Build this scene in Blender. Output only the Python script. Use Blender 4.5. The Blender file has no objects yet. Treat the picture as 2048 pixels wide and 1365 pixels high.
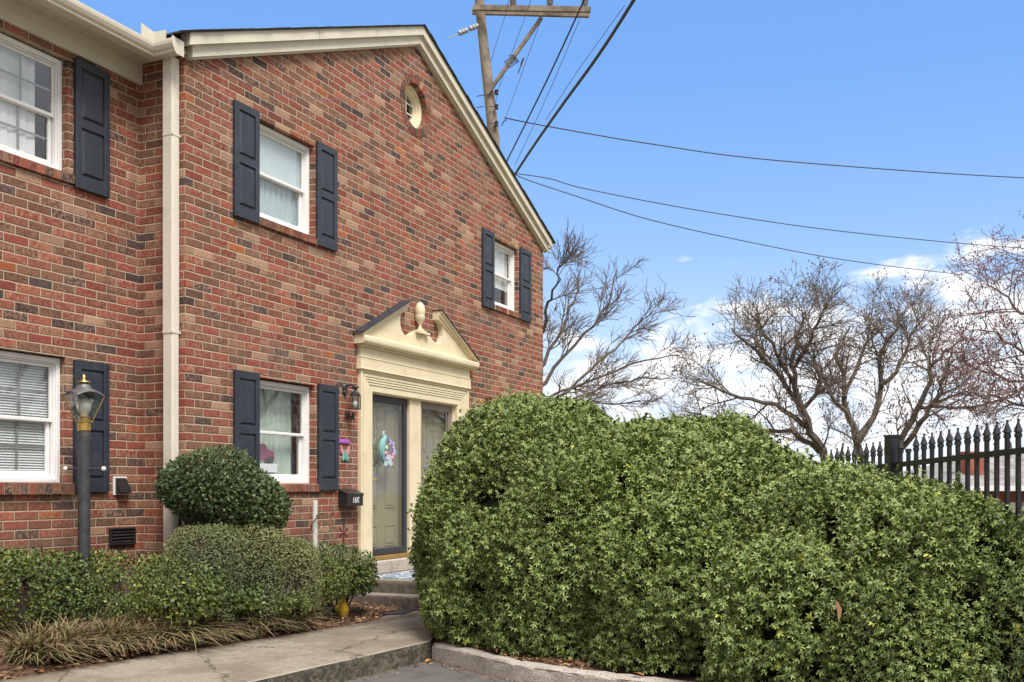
import bpy, math, random
import numpy as np
from mathutils import Vector, Matrix
random.seed(7); rng = np.random.default_rng(7)
sc = bpy.context.scene; COL = sc.collection
R = math.radians
# ------------------------------------------------------------------ camera, sky, sun, exposure
F, CX, HY = 2050.0, 1024.0, 975.0
CS, SN = .9078, .4194
CAM = (-7.36, -6.74, 1.5)
cd = bpy.data.cameras.new('camera'); cam = bpy.data.objects.new('camera', cd); COL.objects.link(cam)
cam.location = CAM; cam.rotation_euler = (R(90), 0, math.atan2(SN, CS) - R(90))
cd.lens = F / 2048 * 36; cd.sensor_width = 36; cd.shift_y = (HY - 682.5) / 2048; cd.clip_end = 2000; cd.clip_start = .05
sc.camera = cam
sc.view_settings.view_transform = 'Standard'; sc.view_settings.look = 'None'
sc.view_settings.exposure = 0.70; sc.view_settings.gamma = 1; sc.view_settings.use_curve_mapping = False
SUN_EL, SUN_AZ = R(56), R(236)      # azimuth of the sun, counter-clockwise from +x
sl = bpy.data.lights.new('sun', 'SUN'); sl.energy = 2.9; sl.angle = R(22); sl.color = (1, .955, .88)
so = bpy.data.objects.new('sun', sl); COL.objects.link(so)
sv = Vector((math.cos(SUN_EL) * math.cos(SUN_AZ), math.cos(SUN_EL) * math.sin(SUN_AZ), math.sin(SUN_EL)))
so.rotation_euler = sv.to_track_quat('Z', 'Y').to_euler()
w = bpy.data.worlds.new("World"); sc.world = w; w.use_nodes = True
nt = w.node_tree; nt.nodes.clear()

class NT:
    """tiny node builder"""
    def __init__(s, tree): s.t = tree
    def n(s, typ, ins=None, **kw):
        nd = s.t.nodes.new(typ)
        for k, v in kw.items(): setattr(nd, k, v)
        for k, v in (ins or {}).items():
            sk = nd.inputs[k]
            if isinstance(v, bpy.types.NodeSocket): s.t.links.new(v, sk)
            else: sk.default_value = v
        return nd
    def m(s, op, a, b=None, c=None, clamp=False):
        ins = {0: a}
        if b is not None: ins[1] = b
        if c is not None: ins[2] = c
        return s.n('ShaderNodeMath', ins, operation=op, use_clamp=clamp).outputs[0]
    def mix(s, f, a, b, bt='MIX'):
        nd = s.n('ShaderNodeMix', data_type='RGBA', blend_type=bt)
        for k, v in ((0, f), (6, a), (7, b)):
            if isinstance(v, bpy.types.NodeSocket): s.t.links.new(v, nd.inputs[k])
            else: nd.inputs[k].default_value = v if not isinstance(v, tuple) or len(v) == 4 else (*v, 1)
        return nd.outputs[2]
    def ramp(s, f, stops, interp='LINEAR'):
        nd = s.n('ShaderNodeValToRGB', {0: f}); cr = nd.color_ramp; cr.interpolation = interp
        while len(cr.elements) < len(stops): cr.elements.new(1)
        for e, (p, c) in zip(cr.elements, stops):
            e.position = p; e.color = (*c, 1) if not isinstance(c, float) else (c, c, c, 1)
        return nd.outputs[0]
    def noise(s, vec, scale, detail=2, rough=.5, dist=0):
        ins = {'Scale': scale, 'Detail': detail, 'Roughness': rough, 'Distortion': dist}
        if vec is not None: ins['Vector'] = vec
        return s.n('ShaderNodeTexNoise', ins)
    def smooth(s, x, a, b):
        return s.n('ShaderNodeMapRange', {0: x, 1: a, 2: b}, interpolation_type='SMOOTHSTEP').outputs[0]

N = NT(nt)
sky = N.n('ShaderNodeTexSky', sky_type='NISHITA', sun_disc=False, sun_elevation=SUN_EL, sun_rotation=math.pi/2 - SUN_AZ, air_density=1.0, dust_density=.6, ozone_density=2.0)
tc = N.n('ShaderNodeTexCoord'); sep = N.n('ShaderNodeSeparateXYZ', {0: tc.outputs['Generated']})
el = sep.outputs[2]
# azimuth measured from +x: (0 = right edge of the view), tan-like
az = N.m('ARCTAN2', sep.outputs[1], sep.outputs[0])
cv = N.n('ShaderNodeCombineXYZ', {0: N.m('MULTIPLY', az, 3.2), 1: N.m('MULTIPLY', el, 7.5), 2: 0.0})
cn = N.noise(cv.outputs[0], 1.9, 6, .55, .3).outputs[0]
cn2 = N.noise(cv.outputs[0], 6.0, 4, .55).outputs[0]
top = N.m('MULTIPLY_ADD', az, -.20, .212)                 # bank of cloud, higher to the right
top = N.m('MAXIMUM', top, .125)
hgt = N.m('SUBTRACT', N.m('ADD', top, N.m('MULTIPLY_ADD', cn, .26, -.13)), el)
hgt = N.m('ADD', hgt, N.m('MULTIPLY_ADD', cn2, .14, -.07))
cm = N.smooth(hgt, -.004, .05)
haze = N.smooth(el, .24, .02)
skyc = N.mix(1.0, sky.outputs[0], (.62, .96, 1.30), 'MULTIPLY')
skyb = N.mix(N.smooth(el, -.05, .42), (6.0, 7.9, 10.2), (1.95, 4.15, 8.8))
skyc = N.mix(.75, skyc, skyb)
skyc = N.mix(N.m('MULTIPLY', haze, .6), skyc, (7.2, 8.3, 9.9))
cloudc = N.mix(N.smooth(cn2, .35, .65), (7.3, 8.1, 9.2), (10.2, 10.2, 10.3))
skyc = N.mix(N.m('MULTIPLY', cm, N.m('MULTIPLY_ADD', N.smooth(cn2, .3, .55), .35, .65)), skyc, cloudc)
# overcast added out of view, behind and above the camera, to whiten the light
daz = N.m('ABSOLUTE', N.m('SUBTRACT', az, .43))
fill_cov = N.m('MAXIMUM', N.smooth(daz, .60, .85), N.smooth(el, .50, .68))
fill_cov = N.m('MULTIPLY', fill_cov, N.m('MULTIPLY_ADD', N.smooth(cn, .25, .55), .35, .65))
fillc = N.mix(N.smooth(cn, .3, .7), (6.8, 7.0, 7.4), (9.2, 9.1, 9.2))
fillf = N.m('MULTIPLY_ADD', N.smooth(el, -.05, .8), .95, .38)          # the added overcast is darker towards the horizon
fillc = N.mix(1.0, fillc, N.n('ShaderNodeCombineXYZ', {0: fillf, 1: fillf, 2: fillf}).outputs[0], 'MULTIPLY')
skyc = N.mix(fill_cov, skyc, fillc)
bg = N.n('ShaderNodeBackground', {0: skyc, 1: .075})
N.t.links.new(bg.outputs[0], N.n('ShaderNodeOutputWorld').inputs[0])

def P(px, py, d):                     # photo pixel + distance ahead -> point in the place
    a = (px - CX) / F; b = -(py - HY) / F
    return Vector((CAM[0] + d * (CS + a * SN), CAM[1] + d * (SN - a * CS), CAM[2] + d * b))
def PZ(px, py, z):
    return P(px, py, (CAM[2] - z) * F / (py - HY))
def PY(px, py, Y):
    a = (px - CX) / F; return P(px, py, (Y - CAM[1]) / (SN - a * CS))

# ------------------------------------------------------------------ materials
def mat(name):
    m = bpy.data.materials.new(name); m.use_nodes = True
    m.node_tree.nodes.clear(); n = NT(m.node_tree)
    out = n.n('ShaderNodeOutputMaterial'); p = n.n('ShaderNodeBsdfPrincipled')
    n.t.links.new(p.outputs[0], out.inputs[0])
    return m, n, p, out
def link(n, a, b): n.t.links.new(a, b)
def simple(name, c, rough=.6, var=.12, scale=12, metal=0, bump=.0, bscale=60, spec=.5, dirt=None):
    m, n, p, out = mat(name)
    co = n.n('ShaderNodeTexCoord').outputs['Object']
    nz = n.noise(co, scale, 4, .6).outputs[0]
    f = n.smooth(nz, .3, .7)
    a = tuple(x * (1 - var) for x in c); b = tuple(min(1, x * (1 + var)) for x in c)
    cc = n.mix(f, a, b)
    if dirt: cc = n.mix(n.m('MULTIPLY', n.smooth(n.noise(co, dirt[1], 5, .65).outputs[0], .5, .75), dirt[2]), cc, dirt[0])
    link(n, cc, p.inputs['Base Color'])
    p.inputs['Roughness'].default_value = rough; p.inputs['Metallic'].default_value = metal
    p.inputs['Specular IOR Level'].default_value = spec
    if bump:
        bn = n.n('ShaderNodeBump', {'Strength': bump, 'Distance': .01, 'Height': n.noise(co, bscale, 4, .6).outputs[0]})
        link(n, bn.outputs[0], p.inputs['Normal'])
    return m

C_, B_ = .079, .241
PAL = [(.248,.064,.043), (.292,.082,.055), (.168,.077,.050), (.222,.054,.040), (.190,.092,.058), (.060,.043,.044), (.268,.076,.048), (.37,.225,.145), (.142,.070,.048), (.245,.088,.053), (.37,.108,.040), (.230,.108,.065)]
def brick(name, mode='wall'):
    m, n, p, out = mat(name)
    g = n.n('ShaderNodeNewGeometry').outputs['Position']
    if mode == 'wall':
        wob = n.noise(g, 14, 3, .6)
        wv = n.n('ShaderNodeSeparateXYZ', {0: wob.outputs[1]})
        s = n.n('ShaderNodeSeparateXYZ', {0: g})
        u = n.m('SUBTRACT', s.outputs[0], s.outputs[1])
        u = n.m('ADD', u, n.m('MULTIPLY_ADD', wv.outputs[0], .010, -.005))
        v = n.m('ADD', s.outputs[2], n.m('MULTIPLY_ADD', wv.outputs[1], .008, -.004))
        zr = n.m('DIVIDE', n.m('ADD', v, -.037), C_)
        row = n.m('FLOOR', zr); fz = n.m('SUBTRACT', zr, row)
        par = n.m('MODULO', n.m('ADD', row, 100), 2)
        rj = n.n('ShaderNodeTexWhiteNoise', {'W': row}, noise_dimensions='1D').outputs[0]
        off = n.m('ADD', n.m('MULTIPLY', par, .5), n.m('MULTIPLY_ADD', rj, .10, -.05))
        ur = n.m('ADD', n.m('DIVIDE', n.m('ADD', u, -.115), B_), off)
        cidx = n.m('FLOOR', ur); fu = n.m('SUBTRACT', ur, cidx)
        idv = n.n('ShaderNodeCombineXYZ', {0: cidx, 1: row, 2: 0.0}).outputs[0]
        wn = n.n('ShaderNodeTexWhiteNoise', {'Vector': idv}, noise_dimensions='3D')
        ids, idc = wn.outputs[0], wn.outputs[1]
        du = n.m('MULTIPLY', n.m('MINIMUM', fu, n.m('SUBTRACT', 1.0, fu)), B_)
        dz = n.m('MULTIPLY', n.m('MINIMUM', fz, n.m('SUBTRACT', 1.0, fz)), C_)
        dm = n.m('MINIMUM', du, dz)
        ds = n.m('ADD', dm, n.m('MULTIPLY_ADD', n.noise(g, 90, 2).outputs[0], .005, -.0025))
        isb = n.smooth(ds, .0034, .0064)
        hgt = n.smooth(dm, .002, .010)
    else:                               # single bricks as meshes: colour by attribute
        at = n.n('ShaderNodeAttribute', attribute_name='rnd')
        ids = at.outputs['Fac']; idc = at.outputs['Color']; isb = 1.0; hgt = None
    k = len(PAL)
    W = [.14, .11, .10, .10, .10, .080, .08, .075, .065, .07, .010, .070]; acc = 0; stops = []
    for c, ww in zip(PAL, W): stops.append((acc, c)); acc += ww
    col = n.ramp(ids, stops, 'CONSTANT')
    sc3 = n.n('ShaderNodeSeparateXYZ', {0: idc})
    vb = n.m('MULTIPLY_ADD', sc3.outputs[1], .36, .80)
    offv = n.n('ShaderNodeVectorMath', {0: g, 1: n.n('ShaderNodeVectorMath', {0: idc, 1: (9, 9, 9)}, operation='MULTIPLY').outputs[0]}, operation='ADD').outputs[0]
    mott = n.noise(offv, 34, 6, .75).outputs[0]
    fine = n.noise(g, 220, 3, .6).outputs[0]
    col = n.mix(n.m('MULTIPLY', n.smooth(mott, .44, .60), n.m('MULTIPLY_ADD', sc3.outputs[2], .75, .12)), col, (.38, .205, .130))
    col = n.mix(n.m('MULTIPLY', n.smooth(mott, .48, .34), n.m('MULTIPLY_ADD', sc3.outputs[0], .45, .15)), col, (.075, .045, .042))
    vv = n.m('MULTIPLY', vb, n.m('MULTIPLY_ADD', fine, .7, .65))
    vc = n.n('ShaderNodeCombineXYZ', {0: vv, 1: vv, 2: vv}).outputs[0]
    col = n.mix(1.0, col, vc, 'MULTIPLY')
    big = n.noise(g, .9, 4, .6).outputs[0]
    if mode == 'wall':
        mort = n.mix(n.noise(g, 5, 4, .7).outputs[0], (.37, .295, .21), (.56, .455, .335))
        mort = n.mix(n.m('MULTIPLY', n.smooth(big, .5, .62), .35), mort, (.34, .24, .18))
        col = n.mix(isb, mort, col)
    # weathering: pale bloom and grey soiling
    st = n.m('MULTIPLY', n.smooth(big, .56, .72), n.smooth(n.noise(g, 3.5, 4, .7).outputs[0], .4, .65))
    col = n.mix(n.m('MULTIPLY', st, .28), col, (.46, .33, .29))
    st2 = n.m('MULTIPLY', n.smooth(n.noise(g, 1.4, 5, .65).outputs[0], .55, .75), .45)
    col = n.mix(st2, col, (.10, .065, .05))
    sk = n.noise(n.n('ShaderNodeVectorMath', {0: g, 1: (2.6, 2.6, .32)}, operation='MULTIPLY').outputs[0], 1.0, 6, .7).outputs[0]
    col = n.mix(n.m('MULTIPLY', n.smooth(sk, .54, .70), .42), col, (.095, .060, .050))
    col = n.mix(n.m('MULTIPLY', n.smooth(sk, .44, .32), .22), col, (.46, .33, .28))
    if mode == 'wall':                     # damp, algae-brown courses close to the ground
        lowm = n.m('MULTIPLY', n.smooth(s.outputs[2], 1.5, .5), n.smooth(n.noise(g, 2.5, 4, .6).outputs[0], .35, .6))
        col = n.mix(n.m('MULTIPLY', lowm, .6), col, (.13, .095, .07))
    link(n, col, p.inputs['Base Color']); p.inputs['Roughness'].default_value = .88
    p.inputs['Specular IOR Level'].default_value = .25
    hh = n.m('MULTIPLY', fine, .25)
    hh = n.m('ADD', hh, n.m('MULTIPLY', mott, .3))
    if hgt is not None: hh = n.m('ADD', hh, hgt)
    bn = n.n('ShaderNodeBump', {'Strength': .9, 'Distance': .006, 'Height': hh})
    link(n, bn.outputs[0], p.inputs['Normal'])
    return m
M = {}
M['brick'] = brick('brick'); M['brick1'] = brick('single_brick', 'unit')
M['mortar'] = simple('mortar', (.50, .39, .29), .95, .15, 20, bump=.4)
M['trim'] = simple('beige_trim', (.66, .61, .50), .5, .04, 3, spec=.35, bump=.12, bscale=30, dirt=((.38, .34, .26), 3.5, .42))
M['gutter'] = simple('gutter_paint', (.66, .61, .50), .4, .04, 3, dirt=((.36, .32, .22), 3, .35))
M['soffit'] = simple('soffit_vinyl', (.60, .54, .44), .5, .04, 3)
M['down'] = simple('downspout_paint', (.70, .64, .55), .45, .03, 3, bump=.1, bscale=20, dirt=((.45, .40, .33), 4, .42))
M['cream'] = simple('cream_paint', (.74, .645, .45), .48, .04, 3, spec=.35, bump=.15, bscale=35, dirt=((.50, .42, .28), 4, .40))
M['shutter'] = simple('navy_shutter', (.027, .033, .048), .45, .12, 9, bump=.25, bscale=90, spec=.5, dirt=((.07, .078, .095), 5, .4))
M['white'] = simple('white_vinyl', (.80, .79, .78), .35, .02, 4, dirt=((.6, .58, .54), 6, .2))
M['greyvinyl'] = simple('grey_bar', (.30, .30, .31), .4, .03, 4)
M['blind'] = simple('blind_slats', (.86, .86, .88), .6, .04, 6)
M['curtain'] = simple('sheer_curtain', (.44, .53, .56), .9, .05, 8)
M['curtaing'] = simple('green_curtain', (.52, .59, .52), .9, .15, 4)
M['shingle'] = simple('shingles', (.06, .055, .05), .9, .4, 25, bump=.6)
M['black'] = simple('black_metal', (.018, .018, .020), .38, .3, 15, bump=.1, dirt=((.05, .045, .04), 8, .4))
M['fence'] = simple('fence_paint', (.020, .020, .026), .33, .2, 15)
M['bronze'] = simple('dark_bronze', (.045, .042, .045), .5, .3, 20)
M['post'] = simple('lamp_post_paint', (.045, .045, .050), .5, .3, 14, dirt=((.11, .10, .085), 9, .5))
M['pewter'] = simple('weathered_pewter', (.15, .145, .15), .5, .2, 20, metal=.4)
M['brass'] = simple('brass', (.62, .41, .12), .3, .2, 20, metal=.8)
M['whiteplastic'] = simple('white_plastic', (.8, .78, .76), .5, .04, 20)
M['door'] = simple('sage_door', (.34, .325, .235), .45, .04, 6)
M['stormblue'] = simple('dark_storm_door', (.030, .032, .042), .35, .1, 8)
M['taupe'] = simple('taupe_door_frame', (.23, .19, .17), .45, .06, 8)
M['olive'] = simple('threshold_brass', (.33, .20, .055), .4, .12, 20, metal=.3)
M['teal'] = simple('teal', (.20, .40, .41), .6, .15, 60)
M['purple'] = simple('lilac_mesh', (.46, .41, .66), .8, .2, 60)
M['violet'] = simple('violet_sign', (.34, .08, .50), .5, .1, 60)
M['pinkp'] = simple('pink', (.55, .26, .33), .6, .1, 60)
M['yellow'] = simple('yellow_ornament', (.60, .40, .04), .5, .2, 60, dirt=((.35, .2, .02), 60, .5))
M['green_p'] = simple('green_paint', (.06, .34, .20), .6, .2, 60)
M['bluep'] = simple('blue_paint', (.05, .07, .25), .6, .2, 60)
M['greybow'] = simple('pale_blue_bow', (.45, .55, .58), .7, .15, 60)
M['rust'] = simple('rust_iron', (.10, .028, .020), .7, .4, 60, bump=.3)
M['toy'] = simple('pink_toy', (.33, .075, .17), .5, .15, 40)
M['concrete'] = simple('concrete', (.24, .205, .165), .9, .16, 7, bump=.5, bscale=120, dirt=((.16, .135, .10), 3, .6))
M['stone'] = simple('aggregate_stone', (.44, .39, .34), .9, .25, 60, bump=.8, bscale=60, dirt=((.20, .17, .13), 7, .6))
M['stepm'] = simple('mossy_step', (.15, .125, .105), .95, .35, 18, bump=.6, bscale=80, dirt=((.05, .045, .035), 5, .7))
M['bark'] = simple('grey_bark', (.115, .094, .078), .9, .35, 9, bump=.7, bscale=40, dirt=((.30, .26, .21), 3, .4))
M['twig'] = simple('twigs', (.17, .132, .108), .9, .3, 5)
M['twigr'] = simple('reddish_twigs', (.17, .095, .085), .9, .3, 5)
M['bud'] = simple('red_buds', (.17, .035, .04), .8, .3, 5)
M['seed'] = simple('brown_seed_pods', (.14, .08, .05), .9, .3, 5)
M['wood'] = simple('weathered_wood', (.25, .20, .155), .9, .35, 3, bump=.6, bscale=20, dirt=((.13, .08, .045), 2, .6))
M['wire'] = simple('black_cable', (.035, .028, .030), .6, .2, 3)
M['wireg'] = simple('grey_wire', (.11, .12, .15), .5, .2, 3)
M['porc'] = simple('grey_porcelain', (.30, .30, .30), .35, .2, 9)
M['mulchm'] = simple('mulch', (.12, .062, .038), .95, .55, 35, bump=.9, bscale=70, dirt=((.27, .16, .095), 25, .7))
M['roofg'] = simple('grey_shingle_roof', (.24, .225, .215), .95, .35, 2.5, dirt=((.25, .24, .23), .5, .5))
M['whitewall'] = simple('white_paint', (.74, .74, .73), .7, .05, 1)
M['mat_'] = simple('rubber_mat', (.035, .036, .04), .9, .3, 80, bump=.4)
M['dark'] = simple('room_dark', (.06, .055, .05), .9, .2, 2)
M['drywall'] = simple('room_wall', (.42, .40, .36), .9, .05, 2)
M['pvc'] = simple('chipped_white_pipe', (.66, .64, .60), .6, .08, 30, dirt=((.30, .27, .22), 25, .7))

def m_glass(name, ior=1.7, tint=(.86, .92, .90)):
    m = bpy.data.materials.new(name); m.use_nodes = True; m.node_tree.nodes.clear(); n = NT(m.node_tree)
    out = n.n('ShaderNodeOutputMaterial')
    co = n.n('ShaderNodeTexCoord').outputs['Object']
    bn = n.n('ShaderNodeBump', {'Strength': .05, 'Distance': .003, 'Height': n.noise(co, 2.2, 2).outputs[0]})
    ge = n.n('ShaderNodeNewGeometry'); dt = n.m('ABSOLUTE', n.n('ShaderNodeVectorMath', {0: ge.outputs['Normal'], 1: ge.outputs['Incoming']}, operation='DOT_PRODUCT').outputs[1])
    f0 = ((ior-1)/(ior+1))**2; pw = n.m('POWER', n.m('SUBTRACT', 1.0, dt), 5)
    tr = n.n('ShaderNodeBsdfTransparent', {0: (*tint, 1)})
    gl = n.n('ShaderNodeBsdfGlossy', {'Color': (.95, .97, 1, 1), 'Roughness': .015, 'Normal': bn.outputs[0]})
    f = n.m('MULTIPLY', n.m('MULTIPLY_ADD', pw, 1-f0, f0), 2.1, clamp=True)      # two faces of the pane
    mx = n.n('ShaderNodeMixShader', {0: f, 1: tr.outputs[0], 2: gl.outputs[0]})
    link(n, mx.outputs[0], out.inputs[0]); return m
M['glass'] = m_glass('window_glass', 1.75, (.93,.96,.95))
M['glassd'] = m_glass('door_glass', 1.85, (.92, .92, .89))
M['glasst'] = m_glass('lantern_glass', 1.45, (.80, .82, .80))

def m_leaf(name, rough=.42, spec=.5):
    m, n, p, out = mat(name)
    a = n.n('ShaderNodeAttribute', attribute_name='Col')
    link(n, a.outputs[0], p.inputs['Base Color'])
    p.inputs['Roughness'].default_value = rough; p.inputs['Specular IOR Level'].default_value = spec
    return m
M['leaf'] = m_leaf('leaves', .45, .30); M['leafm'] = m_leaf('matt_leaves', .6, .3)
M['litter'] = m_leaf('dry_leaves', .8, .2)

def m_asphalt():
    m, n, p, out = mat('asphalt')
    g = n.n('ShaderNodeNewGeometry').outputs['Position']
    a = n.noise(g, 160, 3, .7).outputs[0]; b = n.noise(g, 2.2, 5, .65).outputs[0]
    c = n.mix(n.smooth(a, .3, .75), (.05, .048, .047), (.24, .225, .21))
    c = n.mix(n.smooth(b, .5, .7), c, (.085, .078, .068))
    c = n.mix(n.m('MULTIPLY', n.smooth(n.noise(g, 30, 6, .8).outputs[0], .52, .68), .7), c, (.04, .036, .03))
    c = n.mix(n.m('MULTIPLY', n.smooth(n.noise(g, 7, 4, .7).outputs[0], .56, .72), .6), c, (.16, .125, .085))
    link(n, c, p.inputs['Base Color']); p.inputs['Roughness'].default_value = .85
    bn = n.n('ShaderNodeBump', {'Strength': .8, 'Distance': .006, 'Height': a}); link(n, bn.outputs[0], p.inputs['Normal'])
    return m
M['asphalt'] = m_asphalt()
def m_walk():
    m, n, p, out = mat('walk_concrete')
    ge = n.n('ShaderNodeNewGeometry'); g = ge.outputs['Position']
    nz = n.n('ShaderNodeSeparateXYZ', {0: ge.outputs['Normal']}).outputs[2]
    z = n.n('ShaderNodeSeparateXYZ', {0: g}).outputs[2]
    a = n.noise(g, 130, 4, .7).outputs[0]; b = n.noise(g, 1.8, 6, .68).outputs[0]
    c = n.mix(n.smooth(a, .3, .7), (.15, .125, .095), (.50, .435, .345))
    dk0 = n.noise(g, 6, 5, .7).outputs[0]
    c = n.mix(n.m('MULTIPLY', n.smooth(n.noise(g, 34, 6, .8).outputs[0], .50, .68), .75), c, (.11, .092, .07))
    c = n.mix(n.m('MULTIPLY', n.smooth(b, .42, .60), .8), c, (.20, .16, .115))
    c = n.mix(n.m('MULTIPLY', n.smooth(n.noise(g, 4, 5, .7).outputs[0], .55, .72), .6), c, (.155, .125, .09))
    dk = n.noise(g, 9, 5, .7).outputs[0]
    dk2 = n.noise(g, 26, 6, .75).outputs[0]
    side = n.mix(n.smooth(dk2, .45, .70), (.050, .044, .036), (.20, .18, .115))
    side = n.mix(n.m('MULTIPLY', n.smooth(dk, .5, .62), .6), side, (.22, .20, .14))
    sx = n.n('ShaderNodeSeparateXYZ', {0: g}); X_, Y_ = sx.outputs[0], sx.outputs[1]
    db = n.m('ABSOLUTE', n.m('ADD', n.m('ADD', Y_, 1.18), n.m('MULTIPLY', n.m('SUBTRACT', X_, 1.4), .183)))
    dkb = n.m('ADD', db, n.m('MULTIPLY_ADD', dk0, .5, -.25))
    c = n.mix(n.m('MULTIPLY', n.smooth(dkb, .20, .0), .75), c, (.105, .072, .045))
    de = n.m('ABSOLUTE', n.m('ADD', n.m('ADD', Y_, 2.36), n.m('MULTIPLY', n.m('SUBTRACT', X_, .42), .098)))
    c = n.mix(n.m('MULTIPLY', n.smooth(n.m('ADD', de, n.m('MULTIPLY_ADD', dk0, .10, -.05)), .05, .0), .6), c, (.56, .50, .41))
    wv = n.n('ShaderNodeVectorMath', {0: g, 1: n.n('ShaderNodeVectorMath', {0: n.noise(g, 5, 4, .7).outputs[1], 1: (.35,.35,.35)}, operation='MULTIPLY').outputs[0]}, operation='ADD').outputs[0]
    cr = n.n('ShaderNodeTexVoronoi', {'Vector': wv, 'Scale': .75}, feature='DISTANCE_TO_EDGE').outputs[0]
    c = n.mix(n.m('MULTIPLY', n.smooth(cr, .012, .003), .8), c, (.05, .04, .032))
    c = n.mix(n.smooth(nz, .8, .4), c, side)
    link(n, c, p.inputs['Base Color']); p.inputs['Roughness'].default_value = .92
    h = n.m('ADD', a, n.m('MULTIPLY', dk, .6))
    bn = n.n('ShaderNodeBump', {'Strength': .9, 'Distance': .008, 'Height': h}); link(n, bn.outputs[0], p.inputs['Normal'])
    return m
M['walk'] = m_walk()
def m_ground():
    m, n, p, out = mat('winter_lawn')
    g = n.n('ShaderNodeNewGeometry').outputs['Position']
    c = n.mix(n.noise(g, .5, 6, .7).outputs[0], (.10, .11, .045), (.22, .18, .10))
    link(n, c, p.inputs['Base Color']); p.inputs['Roughness'].default_value = 1
    return m
M['lawn'] = m_ground()
def m_matpat():
    m, n, p, out = mat('patterned_mat')
    g = n.n('ShaderNodeNewGeometry').outputs['Position']
    v = n.n('ShaderNodeTexVoronoi', {'Vector': g, 'Scale': 7.0}, feature='DISTANCE_TO_EDGE').outputs[0]
    c = n.mix(n.smooth(v, .03, .09), (.52, .53, .54), (.14, .19, .26))
    link(n, c, p.inputs['Base Color']); p.inputs['Roughness'].default_value = .9
    return m
M['matpat'] = m_matpat()

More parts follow.
